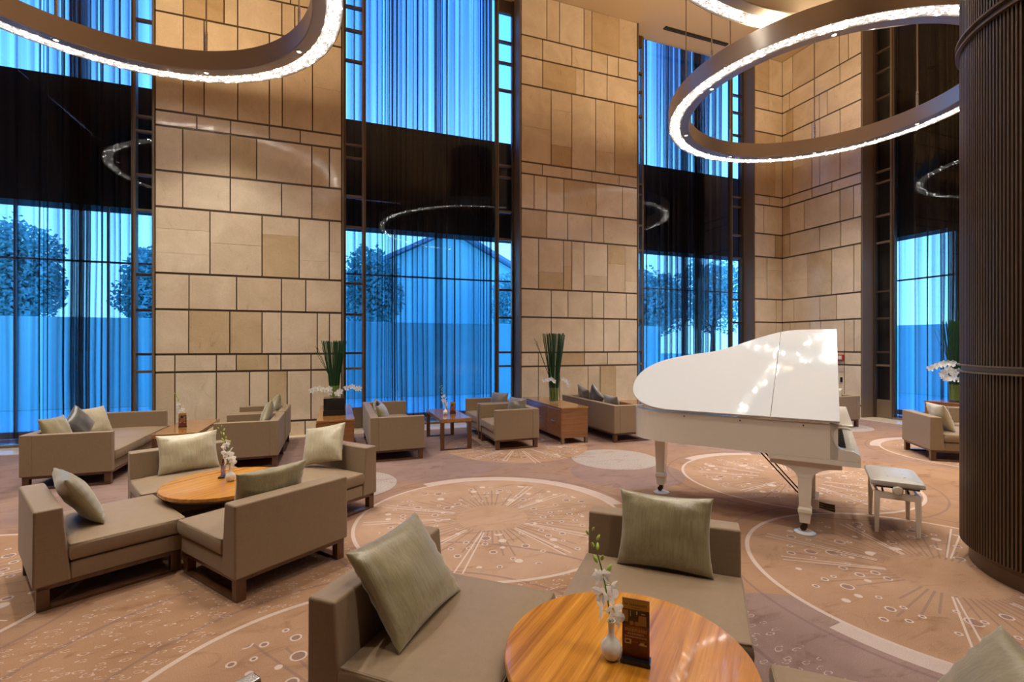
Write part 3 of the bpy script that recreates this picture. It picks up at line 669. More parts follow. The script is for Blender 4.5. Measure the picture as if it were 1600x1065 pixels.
ring_light(5.25, 1.477, 6.15, 3.738, A45(20), 'largest crystal ring light circling the bronze column near the ceiling', True, 330, 220)

# ------------------------------------------------------------------ seating
SEAT, BACK, BASE = 0.41, 0.63, 0.155
def base_parts(t, W, D):
    x, y, p = W/2-0.02, D/2-0.02, 0.062
    for sx in (-1, 1):
        for sy in (-1, 1):
            me = cached('leg', lambda: boxmesh('leg', -p/2, p/2, -p/2, p/2, 0.001, 0.145, 0.003, 1))
            link('leg', me, WALNUT, t, (sx*(x-p/2), sy*(y-p/2), 0))
        me = cached(('sled', W, D), lambda: boxmesh('sled_rail', -p/2, p/2, -(y-p), y-p, 0.001, 0.022, 0.002, 1))
        link('sled_rail', me, WALNUT, t, (sx*(x-p/2), 0, 0))
    link('base_frame', cached(('bf', W, D), lambda: boxmesh('base_frame', -x, x, -y, y, 0.128, BASE, 0.002, 1)), WALNUT, t)
def cushion_mesh(x0, x1, y0, y1, z0, z1, crown=0.018):
    m = MB(); m.box(x0, x1, y0, y1, z0, z1); me = bpy.data.meshes.new('seat_cushion'); me.from_pydata(m.v, [], m.f)
    bm = bmesh.new(); bm.from_mesh(me); bmesh.ops.recalc_face_normals(bm, faces=bm.faces)
    bmesh.ops.subdivide_edges(bm, edges=bm.edges[:], cuts=7, use_grid_fill=True)
    bmesh.ops.smooth_vert
    for v in bm.verts:
        u = (v.co.x-(x0+x1)/2)/((x1-x0)/2); w_ = (v.co.y-(y0+y1)/2)/((y1-y0)/2)
        fz = (v.co.z-z0)/(z1-z0)
        bulge = (1-u**4)*(1-w_**4)
        if fz > 0.5: v.co.z += crown*bulge*(fz-0.5)*2
        side = math.sin(PI*fz)*0.010
        if abs(u) > 0.999: v.co.x += side*(1 if u > 0 else -1)
        if abs(w_) > 0.999: v.co.y += side*(1 if w_ > 0 else -1)
        # rounded edges
        ex, ey, ez = max(0, abs(u)-0.9)/0.1, max(0, abs(w_)-0.9)/0.1, abs(fz-0.5)*2
        if ez > 0.99 and (ex > 0.5 or ey > 0.5): v.co.z += (-0.012 if fz > 0.5 else 0.010)
    ed = [e_ for e_ in bm.edges if len(e_.link_faces) == 2 and e_.calc_face_angle(0) > math.radians(50)]
    bmesh.ops.bevel(bm, geom=ed, offset=0.016, segments=2, profile=0.6, affect='EDGES', clamp_overlap=True)
    bm.to_mesh(me); bm.free(); me.polygons.foreach_set('use_smooth', [True]*len(me.polygons)); return me
def piping(x0, x1, y0, y1, z, r=0.004):
    c = 0.02; p = [(x0+c, y0, z), (x1-c, y0, z), (x1, y0+c, z), (x1, y1-c, z), (x1-c, y1, z), (x0+c, y1, z), (x0, y1-c, z), (x0, y0+c, z), (x0+c, y0, z)]
    return MB().tube(p, r, 5, False).mesh('piping', True)
def lounge(x, y, rz, label, W=0.85, D=0.80, group='armless lounge units in pinwheel groups'):
    """armless unit: local -y is the back, it faces +y"""
    t = empty('lounge_chair', (x, y, 0), rz); tag(t, label, 'lounge chair', group)
    base_parts(t, W, D)
    bt = 0.145
    def backm():
        m = MB(); m.prism([(-D/2, BASE), (-D/2+bt+0.035, BASE), (-D/2+bt-0.005, BACK), (-D/2+0.004, BACK)], -W/2, W/2, 'x'); return m.mesh('backrest', bevel=0.014, seg=3)
    link('backrest', cached(('lb', W, D), backm), FABRIC, t)
    link('seat_base', cached(('ls', W, D), lambda: boxmesh('seat_base', -W/2+0.008, W/2-0.008, -D/2+bt+0.03, D/2-0.015, BASE, 0.268, 0.012, 2)), FABRIC, t)
    s = link('seat_cushion', cached(('lc', W, D), lambda: cushion_mesh(-W/2, W/2, -D/2+bt+0.03, D/2, 0.27, SEAT-0.012)), FABRIC, t)
    link('piping', cached(('lp', W, D), lambda: piping(-W/2-0.001, W/2+0.001, -D/2+bt+0.03, D/2+0.002, SEAT-0.03)), FABRIC, s)
    return t
def tub(x, y, rz, W, D, label, name='armchair', cat='armchair', group='square armchairs along the windows', seats=1):
    """square armed chair or sofa: local -y is the back, it faces +y"""
    t = empty(name, (x, y, 0), rz); tag(t, label, cat, group)
    base_parts(t, W, D); at_, bt = 0.085, 0.115
    for s in (-1, 1):
        a, b = (-W/2, -W/2+at_) if s < 0 else (W/2-at_, W/2)
        link('armrest', cached(('ta', W, D, s), lambda: boxmesh('armrest', a, b, -D/2+bt-0.004, D/2, BASE, BACK, 0.012, 2)), FABRIC, t)
    link('backrest', cached(('tb', W, D), lambda: boxmesh('backrest', -W/2, W/2, -D/2, -D/2+bt, BASE, BACK+0.002, 0.012, 2)), FABRIC, t)
    link('seat_base', cached(('ts', W, D), lambda: boxmesh('seat_base', -W/2+at_-0.004, W/2-at_+0.004, -D/2+bt-0.004, D/2-0.02, BASE, 0.262, 0.01, 2)), FABRIC, t)
    iw = (W-2*at_)/seats
    for k in range(seats):
        x0 = -W/2+at_+k*iw+0.003; x1 = x0+iw-0.006
        c = link('seat_cushion', cached(('tc', W, D, k), lambda: cushion_mesh(x0, x1, -D/2+bt, D/2+0.004, 0.264, SEAT-0.01)), FABRIC, t)
        link('piping', cached(('tp', W, D, k), lambda: piping(x0, x1, -D/2+bt, D/2+0.006, SEAT-0.028)), FABRIC, c)
    return t
R_ = math.radians
# foreground group
lounge(0.468, 2.18, R_(-131), 'taupe lounge unit left of the round foreground table, olive cushion on it')
lounge(1.605, 2.14, R_(138), 'taupe lounge unit behind the round foreground table, backed towards the piano')
lounge(1.65, 0.854, R_(49), 'taupe lounge unit at the right front of the foreground table')
# left group
lounge(-1.60, 4.32, R_(-60.3), 'taupe lounge unit at the outer end of the left group, facing the oval-looking table')
lounge(-0.49, 4.03, R_(36), 'taupe lounge unit of the left group showing its broad back')
lounge(-1.33, 5.445, R_(-155), 'taupe lounge unit of the left group under the pale rectangular cushion, nearest the square armchairs')
lounge(-0.185, 5.15, R_(129), 'taupe lounge unit of the left group nearest the white piano')
# group behind the column
lounge(8.53, 4.47, R_(-127.5), 'taupe lounge unit beyond the piano bench, its side to the bronze column')
lounge(9.66, 4.475, R_(141.5), 'taupe lounge unit half hidden behind the bronze column')
# along the windows
tub(-2.92, 7.99, R_(-90), 2.02, 0.86, 'long taupe sofa in front of the left window with three cushions', 'sofa', 'sofa', 'square taupe sofas by the windows', 2)
tub(0.835, 8.01, R_(-90), 2.02, 0.76, 'taupe sofa in front of the middle window with two cushions', 'sofa', 'sofa', 'square taupe sofas by the windows', 2)
tub(4.785, 7.99, R_(-90), 1.98, 0.77, 'taupe sofa beyond the long cabinet, seen from behind with three cushions over its back', 'sofa', 'sofa', 'square taupe sofas by the windows', 2)
tub(-1.115, 7.67, R_(90), 0.91, 0.77, 'square taupe armchair nearer to the left lounge group, before the first stone pier')
tub(-1.115, 8.66, R_(90), 0.91, 0.77, 'square taupe armchair close against the first stone pier')
tub(2.715, 7.585, R_(90), 0.89, 0.75, 'square taupe armchair nearest the starburst carpet beside the long cabinet')
tub(2.715, 8.55, R_(90), 0.89, 0.75, 'square taupe armchair in front of the middle window curtains')
tub(9.57, 7.15, R_(90), 0.92, 0.77, 'square taupe armchair behind the keyboard end of the piano')

# ---- cushions
def pillow_mesh(w_, h_, th, seed):
    n = 20; m = MB(); r = random.Random(seed)
    def P(u, v, s):
        k = 0.085
        x = w_/2*u*(1-k*(1-v*v)*abs(u)**3); z = h_/2*v*(1-k*(1-u*u)*abs(v)**3)
        t_ = th/2*(max(0.0, (1-u*u)*(1-v*v))**0.42)
        edge = max(abs(u), abs(v))
        wr = 0.010*edge**3*(1-edge**10)*math.sin(23*(u if abs(v) > abs(u) else v)+seed+2.0*s)
        cr = 0.016*noise.noise(Vector((u*1.7+seed, v*1.7, s*3.0)))*(1-edge**4)
        return (x, s*(t_+wr+cr), z)
    for s in (-1, 1):
        b = len(m.v)
        for j in range(n+1):
            for i in range(n+1):
                u, v = -1+2*i/n, -1+2*j/n
                u, v = math.sin(u*PI/2), math.sin(v*PI/2)
                m.v.append(P(u, v, s if max(abs(u), abs(v)) < 0.9999 else 0.0*s))
        for j in range(n):
            for i in range(n): m.f.append((b+j*(n+1)+i, b+j*(n+1)+i+1, b+(j+1)*(n+1)+i+1, b+(j+1)*(n+1)+i)); m.mi.append(0)
    me = m.mesh('pillow', smooth=True, angle=180)
    bm = bmesh.new(); bm.from_mesh(me); bmesh.ops.remove_doubles(bm, verts=bm.verts, dist=0.0005); bmesh.ops.recalc_face_normals(bm, faces=bm.faces); bm.to_mesh(me); bm.free()
    me.polygons.foreach_set('use_smooth', [True]*len(me.polygons)); return me
def pillow(cx, cy, cz, face, lean, roll, w_, h_, label, material=None, th=0.15, seed=1, group='silk cushions on the seats'):
    """face: compass angle (deg) the front looks at; lean back by lean, turn in its own plane by roll"""
    me = pillow_mesh(w_, h_, th, seed)
    o = link('cushion', me, material or SILK)
    M = Matrix.Translation((cx, cy, cz)) @ Matrix.Rotation(R_(face-90), 4, 'Z') @ Matrix.Rotation(R_(lean), 4, 'X') @ Matrix.Rotation(R_(roll), 4, 'Y')
    o.matrix_world = M; o.rotation_euler = M.to_euler(); o.location = M.to_translation()
    return tag(o, label, 'cushion', group)
def on_seat(cx, cy, rz_deg, side, depth, face_off, lean, roll, w_, h_, label, material, seed, D=0.80, bt=0.16, lift=0.0, th=0.15):
    """cushion on a seat whose root is (cx, cy) turned rz; side = offset along the back, depth = extra distance from the back"""
    rz = R_(rz_deg); hh = h_/2*math.cos(R_(lean))*abs(math.cos(R_(roll)))+w_/2*abs(math.sin(R_(roll)))
    lx = side; ly = -D/2+bt+0.062+max(0.0, BACK-SEAT-hh)*math.tan(R_(lean))+depth
    x = cx+lx*math.cos(rz)-ly*math.sin(rz); y = cy+lx*math.sin(rz)+ly*math.cos(rz)
    return pillow(x, y, SEAT+0.004+hh+lift, rz_deg+90+face_off, lean, roll, w_, h_, label, material, th, seed)
on_seat(0.468, 2.18, -131, 0.05, -0.01, 0, 36, 0, 0.54, 0.45, 'olive silk cushion on the foreground unit left of the round table', SILK, 3)
on_seat(1.605, 2.14, 138, -0.03, 0.02, 0, 18, 0, 0.51, 0.41, 'olive silk cushion on the foreground unit behind the round table', SILK, 5)
on_seat(1.65, 0.854, 49, 0.0, 0.04, 0, 34, 0, 0.50, 0.42, 'olive silk cushion cut off by the lower edge beside the bronze column', SILK, 8)
on_seat(-1.60, 4.32, -60.3, 0.0, 0.02, 0, 30, 0, 0.50, 0.40, 'olive silk cushion on the outermost unit of the left group', SILK, 9)
on_seat(-0.49, 4.03, 36, -0.06, 0.02, 0, 16, 0, 0.52, 0.38, 'olive silk cushion showing only its top over the broad back in the left group', SILK, 12)
on_seat(-1.33, 5.445, -155, -0.02, 0.03, 0, 18, 0, 0.52, 0.38, 'pale gold silk cushion facing the oval-looking table in the left group', SILK_L, 14)
on_seat(-0.185, 5.15, 129, 0.06, 0.04, 14, 26, 12, 0.46, 0.40, 'pale gold silk cushion on the left group unit nearest the piano', SILK_L, 17)
on_seat(8.53, 4.47, -127.5, 0.10, 0.03, 0, 20, 0, 0.48, 0.40, 'gold silk cushion on the unit beyond the piano bench', SILK_L, 19)
on_seat(9.66, 4.475, 141.5, 0.05, 0.03, 0, 18, 0, 0.48, 0.40, 'pale cushion peeping out beside the bronze column', SILK_L, 21)
# sofas and armchairs (bt about 0.115)
on_seat(-2.92, 7.99, -90, 0.68, 0.02, -8, 20, 0, 0.42, 0.40, 'olive cushion nearest on the sofa of the left window', SILK, 23, 0.86, 0.115)
on_seat(-2.92, 7.99, -90, 0.20, 0.05, -14, 16, 40, 0.36, 0.36, 'charcoal cushion standing on its corner on the left sofa', SILK_D, 25, 0.86, 0.115, -0.03)
on_seat(-2.92, 7.99, -90, -0.22, 0.02, -20, 20, 0, 0.50, 0.40, 'pale gold cushion on the left sofa behind the charcoal one', SILK_L, 27, 0.86, 0.115)
on_seat(0.835, 8.01, -90, 0.10, 0.02, 0, 20, 0, 0.42, 0.40, 'charcoal cushion on the sofa of the middle window', SILK_D, 29, 0.76, 0.115)
on_seat(0.835, 8.01, -90, 0.62, 0.02, -15, 20, 0, 0.42, 0.38, 'olive cushion on the sofa of the middle window near its arm', SILK, 31, 0.76, 0.115)
on_seat(4.785, 7.99, -90, -0.40, 0.02, 0, 14, 12, 0.42, 0.40, 'olive cushion farthest along the sofa beyond the long cabinet', SILK_B, 33, 0.77, 0.115)
on_seat(4.785, 7.99, -90, 0.06, 0.02, 0, 14, 40, 0.40, 0.40, 'charcoal cushion standing on its corner on the sofa beyond the long cabinet', SILK_D, 35, 0.77, 0.115, -0.03)
on_seat(4.785, 7.99, -90, 0.60, 0.02, 0, 14, 0, 0.44, 0.36, 'olive cushion next to the near arm of the sofa beyond the long cabinet', SILK_B, 37, 0.77, 0.115)
on_seat(-1.115, 7.67, 90, 0.02, 0.02, 0, 18, 25, 0.36, 0.36, 'olive cushion on the armchair nearer to the left lounge group', SILK, 39, 0.77, 0.115)
on_seat(-1.115, 8.66, 90, 0.02, 0.02, 0, 18, 25, 0.36, 0.36, 'olive cushion on the armchair close against the first stone pier', SILK, 41, 0.77, 0.115)
on_seat(2.715, 7.585, 90, 0.05, 0.02, 25, 14, 0, 0.40, 0.36, 'grey brown cushion on the armchair beside the long cabinet', SILK_B, 43, 0.75, 0.115)
on_seat(2.715, 8.55, 90, 0.02, 0.02, 30, 14, 0, 0.40, 0.36, 'grey brown cushion on the armchair before the middle curtains', SILK_B, 45, 0.75, 0.115)
on_seat(9.57, 7.15, 90, 0.0, 0.04, 25, 16, 0, 0.42, 0.36, 'pale gold cushion on the armchair behind the keyboard end of the piano', SILK_L, 47, 0.77, 0.115)

# ------------------------------------------------------------------ tables
def round_table(x, y, R, z, rz, label):
    t = empty('round_table', (x, y, 0), rz); tag(t, label, 'table', 'round wooden tables')
    link('tabletop', MB().lathe([(0, z-0.032), (R-0.006, z-0.032), (R, z-0.026), (R, z-0.004), (R-0.004, z), (0, z)], 96).mesh('tabletop', True), TEAK, t)
    link('under_rim', MB().lathe([(0, z-0.052), (R-0.035, z-0.052), (R-0.022, z-0.033), (0, z-0.033)], 96).mesh('under_rim', True), BRONZE_L, t)
    link('pedestal', MB().lathe([(0.035, 0.02), (0.035, z-0.05)], 24).mesh('pedestal', True), BRONZE, t)
    link('foot', MB().lathe([(0, 0.001), (0.24, 0.001), (0.24, 0.012), (0.06, 0.028), (0, 0.028)], 48).mesh('foot', True), BRONZE, t)
    return t
TZ = 0.475
round_table(1.042, 1.572, 0.465, TZ, R_(40), 'round honey walnut table with vase and menu stand in the foreground')
round_table(-0.88, 4.75, 0.49, TZ, R_(44), 'round honey walnut table in the middle of the left lounge group')
def coffee(x, y, label, W=0.5, L=1.28, z=0.49):
    t = empty('coffee_table', (x, y, 0)); tag(t, label, 'table', 'rectangular walnut coffee tables')
    link('tabletop', cached(('ct', W, L), lambda: boxmesh('tabletop', -W/2, W/2, -L/2, L/2, z-0.055, z, 0.004, 2)), WALNUT_Y, t)
    p = 0.06
    for sx in (-1, 1):
        for sy in (-1, 1): link('leg', cached('cleg', lambda: boxmesh('leg', -p/2, p/2, -p/2, p/2, 0.001, z-0.055, 0.003, 1)), WALNUT, t, (sx*(W/2-p/2), sy*(L/2-p/2), 0))
    for sy in (-1, 1): link('floor_rail', cached(('cr', W), lambda: boxmesh('floor_rail', -W/2+p, W/2-p, -p/2, p/2, 0.001, 0.022, 0.002, 1)), WALNUT, t, (0, sy*(L/2-p/2), 0))
    return t
coffee(-1.98, 8.09, 'walnut coffee table between the left sofa and the pair of armchairs', 0.52)
coffee(1.79, 8.07, 'walnut coffee table in front of the middle window with vase and menu card')
coffee(5.75, 8.07, 'walnut coffee table half hidden by the tail of the piano')
def cabinet(x0, x1, y0, y1, label, z=0.61):
    cx, cy, W, L = (x0+x1)/2, (y0+y1)/2, x1-x0, y1-y0
    t = empty('cabinet', (cx, cy, 0)); tag(t, label, 'cabinet', 'long low walnut cabinets')
    link('body', boxmesh('body', -W/2+0.006, W/2-0.006, -L/2+0.006, L/2-0.006, 0.10, z-0.028, 0.003, 1), WALNUT_X, t)
    link('top', boxmesh('top', -W/2, W/2, -L/2, L/2, z-0.028, z, 0.003, 2), WALNUT_Y, t)
    for sx in (-1, 1):
        for sy in (-1, 1): link('leg', boxmesh('leg', -0.025, 0.025, -0.025, 0.025, 0.001, 0.10, 0.002, 1), BRONZE_L, t, (sx*(W/2-0.03), sy*(L/2-0.03), 0))
    for k in range(3):
        a = -L/2+0.012+k*(L-0.024)/3; b = a+(L-0.024)/3-0.006
        d = link('door', boxmesh('door', -W/2-0.008, -W/2+0.007, a, b, 0.115, z-0.04, 0.002, 1), WALNUT_X, t)
        link('handle', MB().tube([(-W/2-0.03, (a+b)/2-0.07, 0.36), (-W/2-0.03, (a+b)/2+0.07, 0.36)], 0.006, 8).box(-W/2-0.03, -W/2-0.006, (a+b)/2-0.066, (a+b)/2-0.058, 0.356, 0.364).box(-W/2-0.03, -W/2-0.006, (a+b)/2+0.058, (a+b)/2+0.066, 0.356, 0.364).mesh('handle'), STEEL, d)
    return t
cabinet(-0.25, 0.25, 7.12, 8.95, 'walnut cabinet under the black planter box at the end of the first stone pier')
cabinet(3.52, 4.02, 7.20, 8.95, 'long walnut cabinet carrying the tall glass of reeds before the second stone pier')
cabinet(10.42, 10.92, 4.1, 5.83, 'walnut cabinet partly behind the bronze column by the right window')

# ------------------------------------------------------------------ vases, orchids, menu stands, reeds
def vase_mesh():
    pr = [(0, 0.001), (0.020, 0.001), (0.030, 0.008), (0.040, 0.030), (0.043, 0.052), (0.038, 0.075), (0.024, 0.093), (0.0145, 0.106), (0.0125, 0.13), (0.0135, 0.165), (0.017, 0.178), (0.0145, 0.178), (0.011, 0.165), (0.010, 0.12), (0, 0.10)]
    pr = [(r_*0.92, z_*0.8) for r_, z_ in pr]
    return MB().lathe(pr, 28).mesh('bud_vase', True, angle=60)
def petal(M, L, W_, m, cup=0.25):
    pts = []
    for k, (t_, wv) in enumerate(((0, 0.12), (0.3, 0.75), (0.6, 1.0), (0.85, 0.65), (1.0, 0.1))):
        z = cup*L*t_*t_
        pts.append([M @ Vector((s*wv*W_/2, t_*L, z+(0.12*W_*wv if s else 0))) for s in (-1, 0, 1)])
    for a, b in zip(pts[:-1], pts[1:]):
        m.quad(a[0], a[1], b[1], b[0]); m.quad(a[1], a[2], b[2], b[1])
def flower_mesh(size, seed):
    r = random.Random(seed); m = MB()
    for k in range(5):
        a = 2*PI*k/5+r.uniform(-.12, .12)
        petal(Matrix.Rotation(a, 4, 'Z') @ Matrix.Rotation(R_(r.uniform(-4, 16)), 4, 'X'), size*(1.0 if k % 2 else 0.92), size*(0.85 if k in (1, 4) else 0.55), m)
    m.cur = 1
    petal(Matrix.Rotation(PI*0.9, 4, 'Z') @ Matrix.Rotation(R_(55), 4, 'X'), size*0.42, size*0.3, m)
    m.lathe([(0, 0.12*size), (0.06*size, 0.1*size), (0.08*size, 0), (0, -0.02*size)], 8)
    return m.mesh('flower', True, mats=[PETAL, PETALC], angle=70)
FL = [flower_mesh(0.044, s) for s in range(3)]
def bud_mesh(L=0.02):
    return MB().lathe([(0, 0), (0.17*L, 0.22*L), (0.23*L, 0.5*L), (0.14*L, 0.82*L), (0, L)], 10).mesh('bud', True, angle=80)
BUDM = bud_mesh(0.034)
def orchid_spray(x, y, z, rz, label, detail=True):
    t = empty('orchid_spray', (x, y, z), rz); tag(t, label, 'flower', 'white orchid sprays in bud vases')
    P = lambda s: Vector((-0.004-0.030*s-0.05*s*s, 0.008*math.sin(3*s), 0.345*s))
    link('stem', MB().tube([Vector((0.0, 0, -0.10))]+[P(k/10) for k in range(11)], [0.003]*8+[0.0024, 0.0018, 0.0012, 0.0008], 6).mesh('stem', True), STEM, t)
    r = random.Random(3)
    for k, s in enumerate((0.03, 0.09, 0.15, 0.22, 0.29, 0.37, 0.44, 0.51)):
        p = P(s); a = k*2.4+0.6; off = Vector((math.cos(a)*0.022, math.sin(a)*0.022, 0.004)); sc = (1.0 if s < 0.3 else 0.72)
        q = Vector((math.cos(a), math.sin(a), -0.25+r.uniform(-.2, .3))).to_track_quat('Z', 'Y').to_euler()
        o = link('flower', FL[k % 3], None, t, p+off, q); o.scale = (sc, sc, sc)
        link('pedicel', MB().tube([p, p+off], 0.0011, 4).mesh('pedicel'), STEM, t)
    for k, s in enumerate((0.50, 0.58, 0.64, 0.72, 0.78, 0.84, 0.90, 0.96)):
        p = P(s); a = k*2.6; off = Vector((math.cos(a)*0.016, math.sin(a)*0.016, 0.006))*(1.15-s*0.5)
        o = link('bud', BUDM, BUD, t, p+off, Vector((math.cos(a)*0.6, math.sin(a)*0.6, 1)).to_track_quat('Z', 'Y').to_euler()); sc = 1.15-0.55*(s-0.5)*2
        o.scale = (sc, sc, sc)
    return t
VM = vase_mesh()
def vase(x, y, z, label): return tag(link('bud_vase', VM, PORC, None, (x, y, z)), label, 'vase', 'white bud vases on the tables')
def mk_print():
    def pm(n, c): return mat(n, c, 0.3)
    return [pm('card_dark_red', (0.17, 0.026, 0.014, 1)), pm('card_gold', (0.50, 0.29, 0.05, 1)), pm('card_ink', (0.10, 0.035, 0.008, 1)), pm('card_photo_dark', (0.030, 0.008, 0.010, 1)),
            pm('card_photo_tan', (0.40, 0.22, 0.09, 1)), pm('card_cream', (0.75, 0.52, 0.34, 1)), pm('card_text', (0.70, 0.42, 0.28, 1)), pm('card_wine', (0.025, 0.003, 0.006, 1))]
PRINT = mk_print()
def menu_stand(x, y, z, rz, label, H=0.20, W=0.095):
    t = empty('menu_stand', (x, y, z), rz); tag(t, label, 'menu stand', 'upright menu stands on the tables')
    link('foot', boxmesh('foot', -W/2-0.004, W/2+0.004, -0.025, 0.025, 0.001, 0.016, 0.002, 1), BLACK, t)
    link('acrylic_sleeve', boxmesh('acrylic_sleeve', -W/2, W/2, -0.0035, 0.0035, 0.016, H, 0, 1), GLASS, t)
    m = MB(); y0 = -0.0012
    def rect(c, a, b, z0, z1, lift=0):
        m.cur = c; f = -0.0001*lift; m.box(a*W, b*W, y0+f-0.0001, y0+f, 0.016+z0*(H-0.018), 0.016+z1*(H-0.018))
    m.cur = 0; m.box(-0.49*W, 0.49*W, y0, 0.001, 0.017, H-0.002)
    rect(1, -0.49, 0.49, 0.82, 0.995, 1)                       # gold heading band
    for k in range(13):
        if k not in (2,): rect(2, -0.40+k*0.062, -0.40+k*0.062+0.034, 0.885, 0.915, 2)
    for k in range(6): rect(2, -0.14+k*0.05, -0.14+k*0.05+0.03, 0.845, 0.858, 2)
    rect(3, -0.49, 0.49, 0.55, 0.82, 1); rect(4, -0.49, -0.28, 0.60, 0.80, 2); rect(4, 0.10, 0.38, 0.56, 0.73, 2); rect(4, -0.22, 0.10, 0.55, 0.62, 2)
    rect(5, -0.20, -0.18, 0.70, 0.80, 3); rect(5, 0.02, 0.06, 0.74, 0.80, 3); rect(5, 0.2, 0.34, 0.755, 0.77, 3)
    m.cur = 7                                                   # wine glass
    gx = -0.06*W; gz = 0.016+0.69*(H-0.018); yy = y0-0.0004
    m.prism([(gx-0.013, gz), (gx+0.013, gz), (gx+0.010, gz-0.012), (gx+0.002, gz-0.017), (gx+0.0012, gz-0.027), (gx+0.009, gz-0.030), (gx-0.009, gz-0.030), (gx-0.0012, gz-0.027), (gx-0.002, gz-0.017), (gx-0.010, gz-0.012)], yy, yy-0.0001, 'y')
    r = random.Random(4)
    for zt, n, c in ((0.51, 1, 1), (0.485, 3, 6), (0.465, 3, 6), (0.445, 3, 6), (0.41, 2, 5), (0.39, 2, 5), (0.355, 3, 6), (0.34, 3, 6)):
        ww = 0.30 if n < 3 else 0.40; x_ = -ww
        while x_ < ww: l = r.uniform(0.03, 0.09); rect(c, x_, min(ww, x_+l), zt, zt+0.010, 2); x_ += l+0.018
    rect(5, -0.40, -0.16, 0.23, 0.31, 2); rect(3, -0.36, -0.22, 0.25, 0.29, 3); rect(5, 0.12, 0.40, 0.225, 0.25, 2); rect(5, 0.16, 0.30, 0.25, 0.275, 2)
    rect(4, -0.12, 0.10, 0.265, 0.275, 2); rect(4, 0.15, 0.36, 0.29, 0.30, 2)
    link('card', m.mesh('card', mats=PRINT), None, t)
    return t
vase(0.971, 1.565, TZ, 'white bud vase beside the menu stand on the foreground table')
orchid_spray(0.971, 1.565, TZ+0.140, R_(-30), 'white orchid spray rising from the vase on the foreground table')
menu_stand(1.045, 1.515, TZ, R_(-40), 'menu stand with red and gold drinks card on the foreground table', 0.235, 0.10)
vase(-0.857, 4.749, TZ, 'white bud vase on the round table of the left group')
orchid_spray(-0.857, 4.749, TZ+0.140, R_(10), 'white orchid spray on the round table of the left group')
menu_stand(-0.94, 4.90, TZ, R_(80), 'clear menu stand seen edge-on behind the vase of the left group')
vase(-2.10, 8.20, 0.49, 'white bud vase hidden behind the menu card on the left coffee table')
orchid_spray(-2.10, 8.20, 0.63, 0, 'white orchid spray on the left coffee table before the stone')
menu_stand(-2.04, 8.01, 0.49, R_(12), 'red menu stand on the left coffee table')
vase(1.72, 7.92, 0.49, 'white bud vase on the coffee table of the middle window')
orchid_spray(1.72, 7.92, 0.63, R_(5), 'white orchid spray on the coffee table of the middle window')
menu_stand(1.87, 8.02, 0.49, R_(-5), 'menu stand on the coffee table of the middle window')
vase(5.72, 7.95, 0.49, 'white bud vase beside the tail of the piano')
orchid_spray(5.72, 7.95, 0.63, 0, 'green budded orchid spray beside the tail of the piano')

def reeds(x, y, z, H, n, r0, r1, seed, stray=5):
    t = empty('reed_arrangement', (x, y, z)); r = random.Random(seed); m = MB(); f = MB()
    for k in range(n):
        a = r.uniform(0, 6.28); q = math.sqrt(r.random()); p0 = Vector((r0*q*math.cos(a), r0*q*math.sin(a), 0.012)); p1 = Vector((r1*q*math.cos(a+0.3), r1*q*math.sin(a+0.3), H*r.uniform(0.965, 1.0)))
        md = p0.lerp(p1, 0.4)*1.0; md.x *= 0.8; md.y *= 0.8
        m.tube([p0.lerp(md, 0.5), md, p1], [0.0055, 0.005, 0.0045], 5); f.tube([p0, p0.lerp(md, 0.5)], 0.0056, 5)
    for k in range(stray):
        a = PI*0.85+r.uniform(-0.5, 0.7); L = r1*r.uniform(1.3, 2.0)
        m.tube([(0, 0, 0.1), (r0*0.8*math.cos(a), r0*0.8*math.sin(a), H*0.3), (L*math.cos(a), L*math.sin(a), H*r.uniform(0.8, 0.97))], [0.005, 0.004, 0.003], 5)
    a_ = link('reed_stalks', m.mesh('reeds', True), REED, t); a_['kind'] = 'stuff'
    b_ = link('reed_feet', f.mesh('feet', True), REEDP, t); b_['kind'] = 'stuff'
    return t
FLB = [flower_mesh(0.052, s+10) for s in range(3)]
def blossoms(t, pts, sc=1.0):
    for k, (p, d) in enumerate(pts):
        o = link('orchid_flower', FLB[k % 3], None, t, p, Vector(d).to_track_quat('Z', 'Y').to_euler()); o.scale = (sc, sc, sc)
def arch(t, pts): link('orchid_stem', MB().tube(pts, 0.004, 6).mesh('orchid_stem', True), STEM, t)
# planter box on the cabinet by the first pier
px, py = -0.02, 7.72
pb = empty('planter_box', (px, py, 0.61)); tag(pb, 'square black lacquer planter box on the cabinet beside the first pier', 'planter')
link('box', MB().box(-0.15, 0.15, -0.15, 0.15, 0.085, 0.255).mesh('pbox', bevel=0.004), BLACK, pb)
link('plinth', MB().box(-0.155, 0.155, -0.155, 0.155, 0.001, 0.078).mesh('plinth', bevel=0.004), BLACK, pb)
link('shadow_gap', MB().box(-0.14, 0.14, -0.14, 0.14, 0.076, 0.088).mesh('gap'), DARKGAP, pb)
ra = reeds(px, py, 0.865, 0.86, 70, 0.06, 0.18, 5, 4); tag(ra, 'tall dark green reeds with white orchids in the black planter box', 'plant', 'reed and orchid arrangements')
blossoms(ra, [((-0.26, -0.10, 0.14), (-.4, -1, .1)), ((-0.20, -0.12, 0.15), (-.2, -1, .2)), ((-0.15, -0.12, 0.13), (0, -1, .1)), ((-0.07, -0.13, 0.14), (.1, -1, .2)), ((-0.06, -0.13, 0.09), (0, -1, 0)), ((0.04, -0.14, 0.07), (.1, -1, .1)),
              ((0.08, -0.13, 0.10), (0, -1, .2)), ((0.17, -0.12, 0.15), (.2, -1, .1)), ((0.25, -0.11, 0.16), (.1, -1, .3)), ((0.31, -0.10, 0.13), (.4, -1, 0)), ((0.35, -0.09, 0.13), (.5, -1, .1)), ((-0.30, -0.09, 0.12), (-.5, -1, 0))])
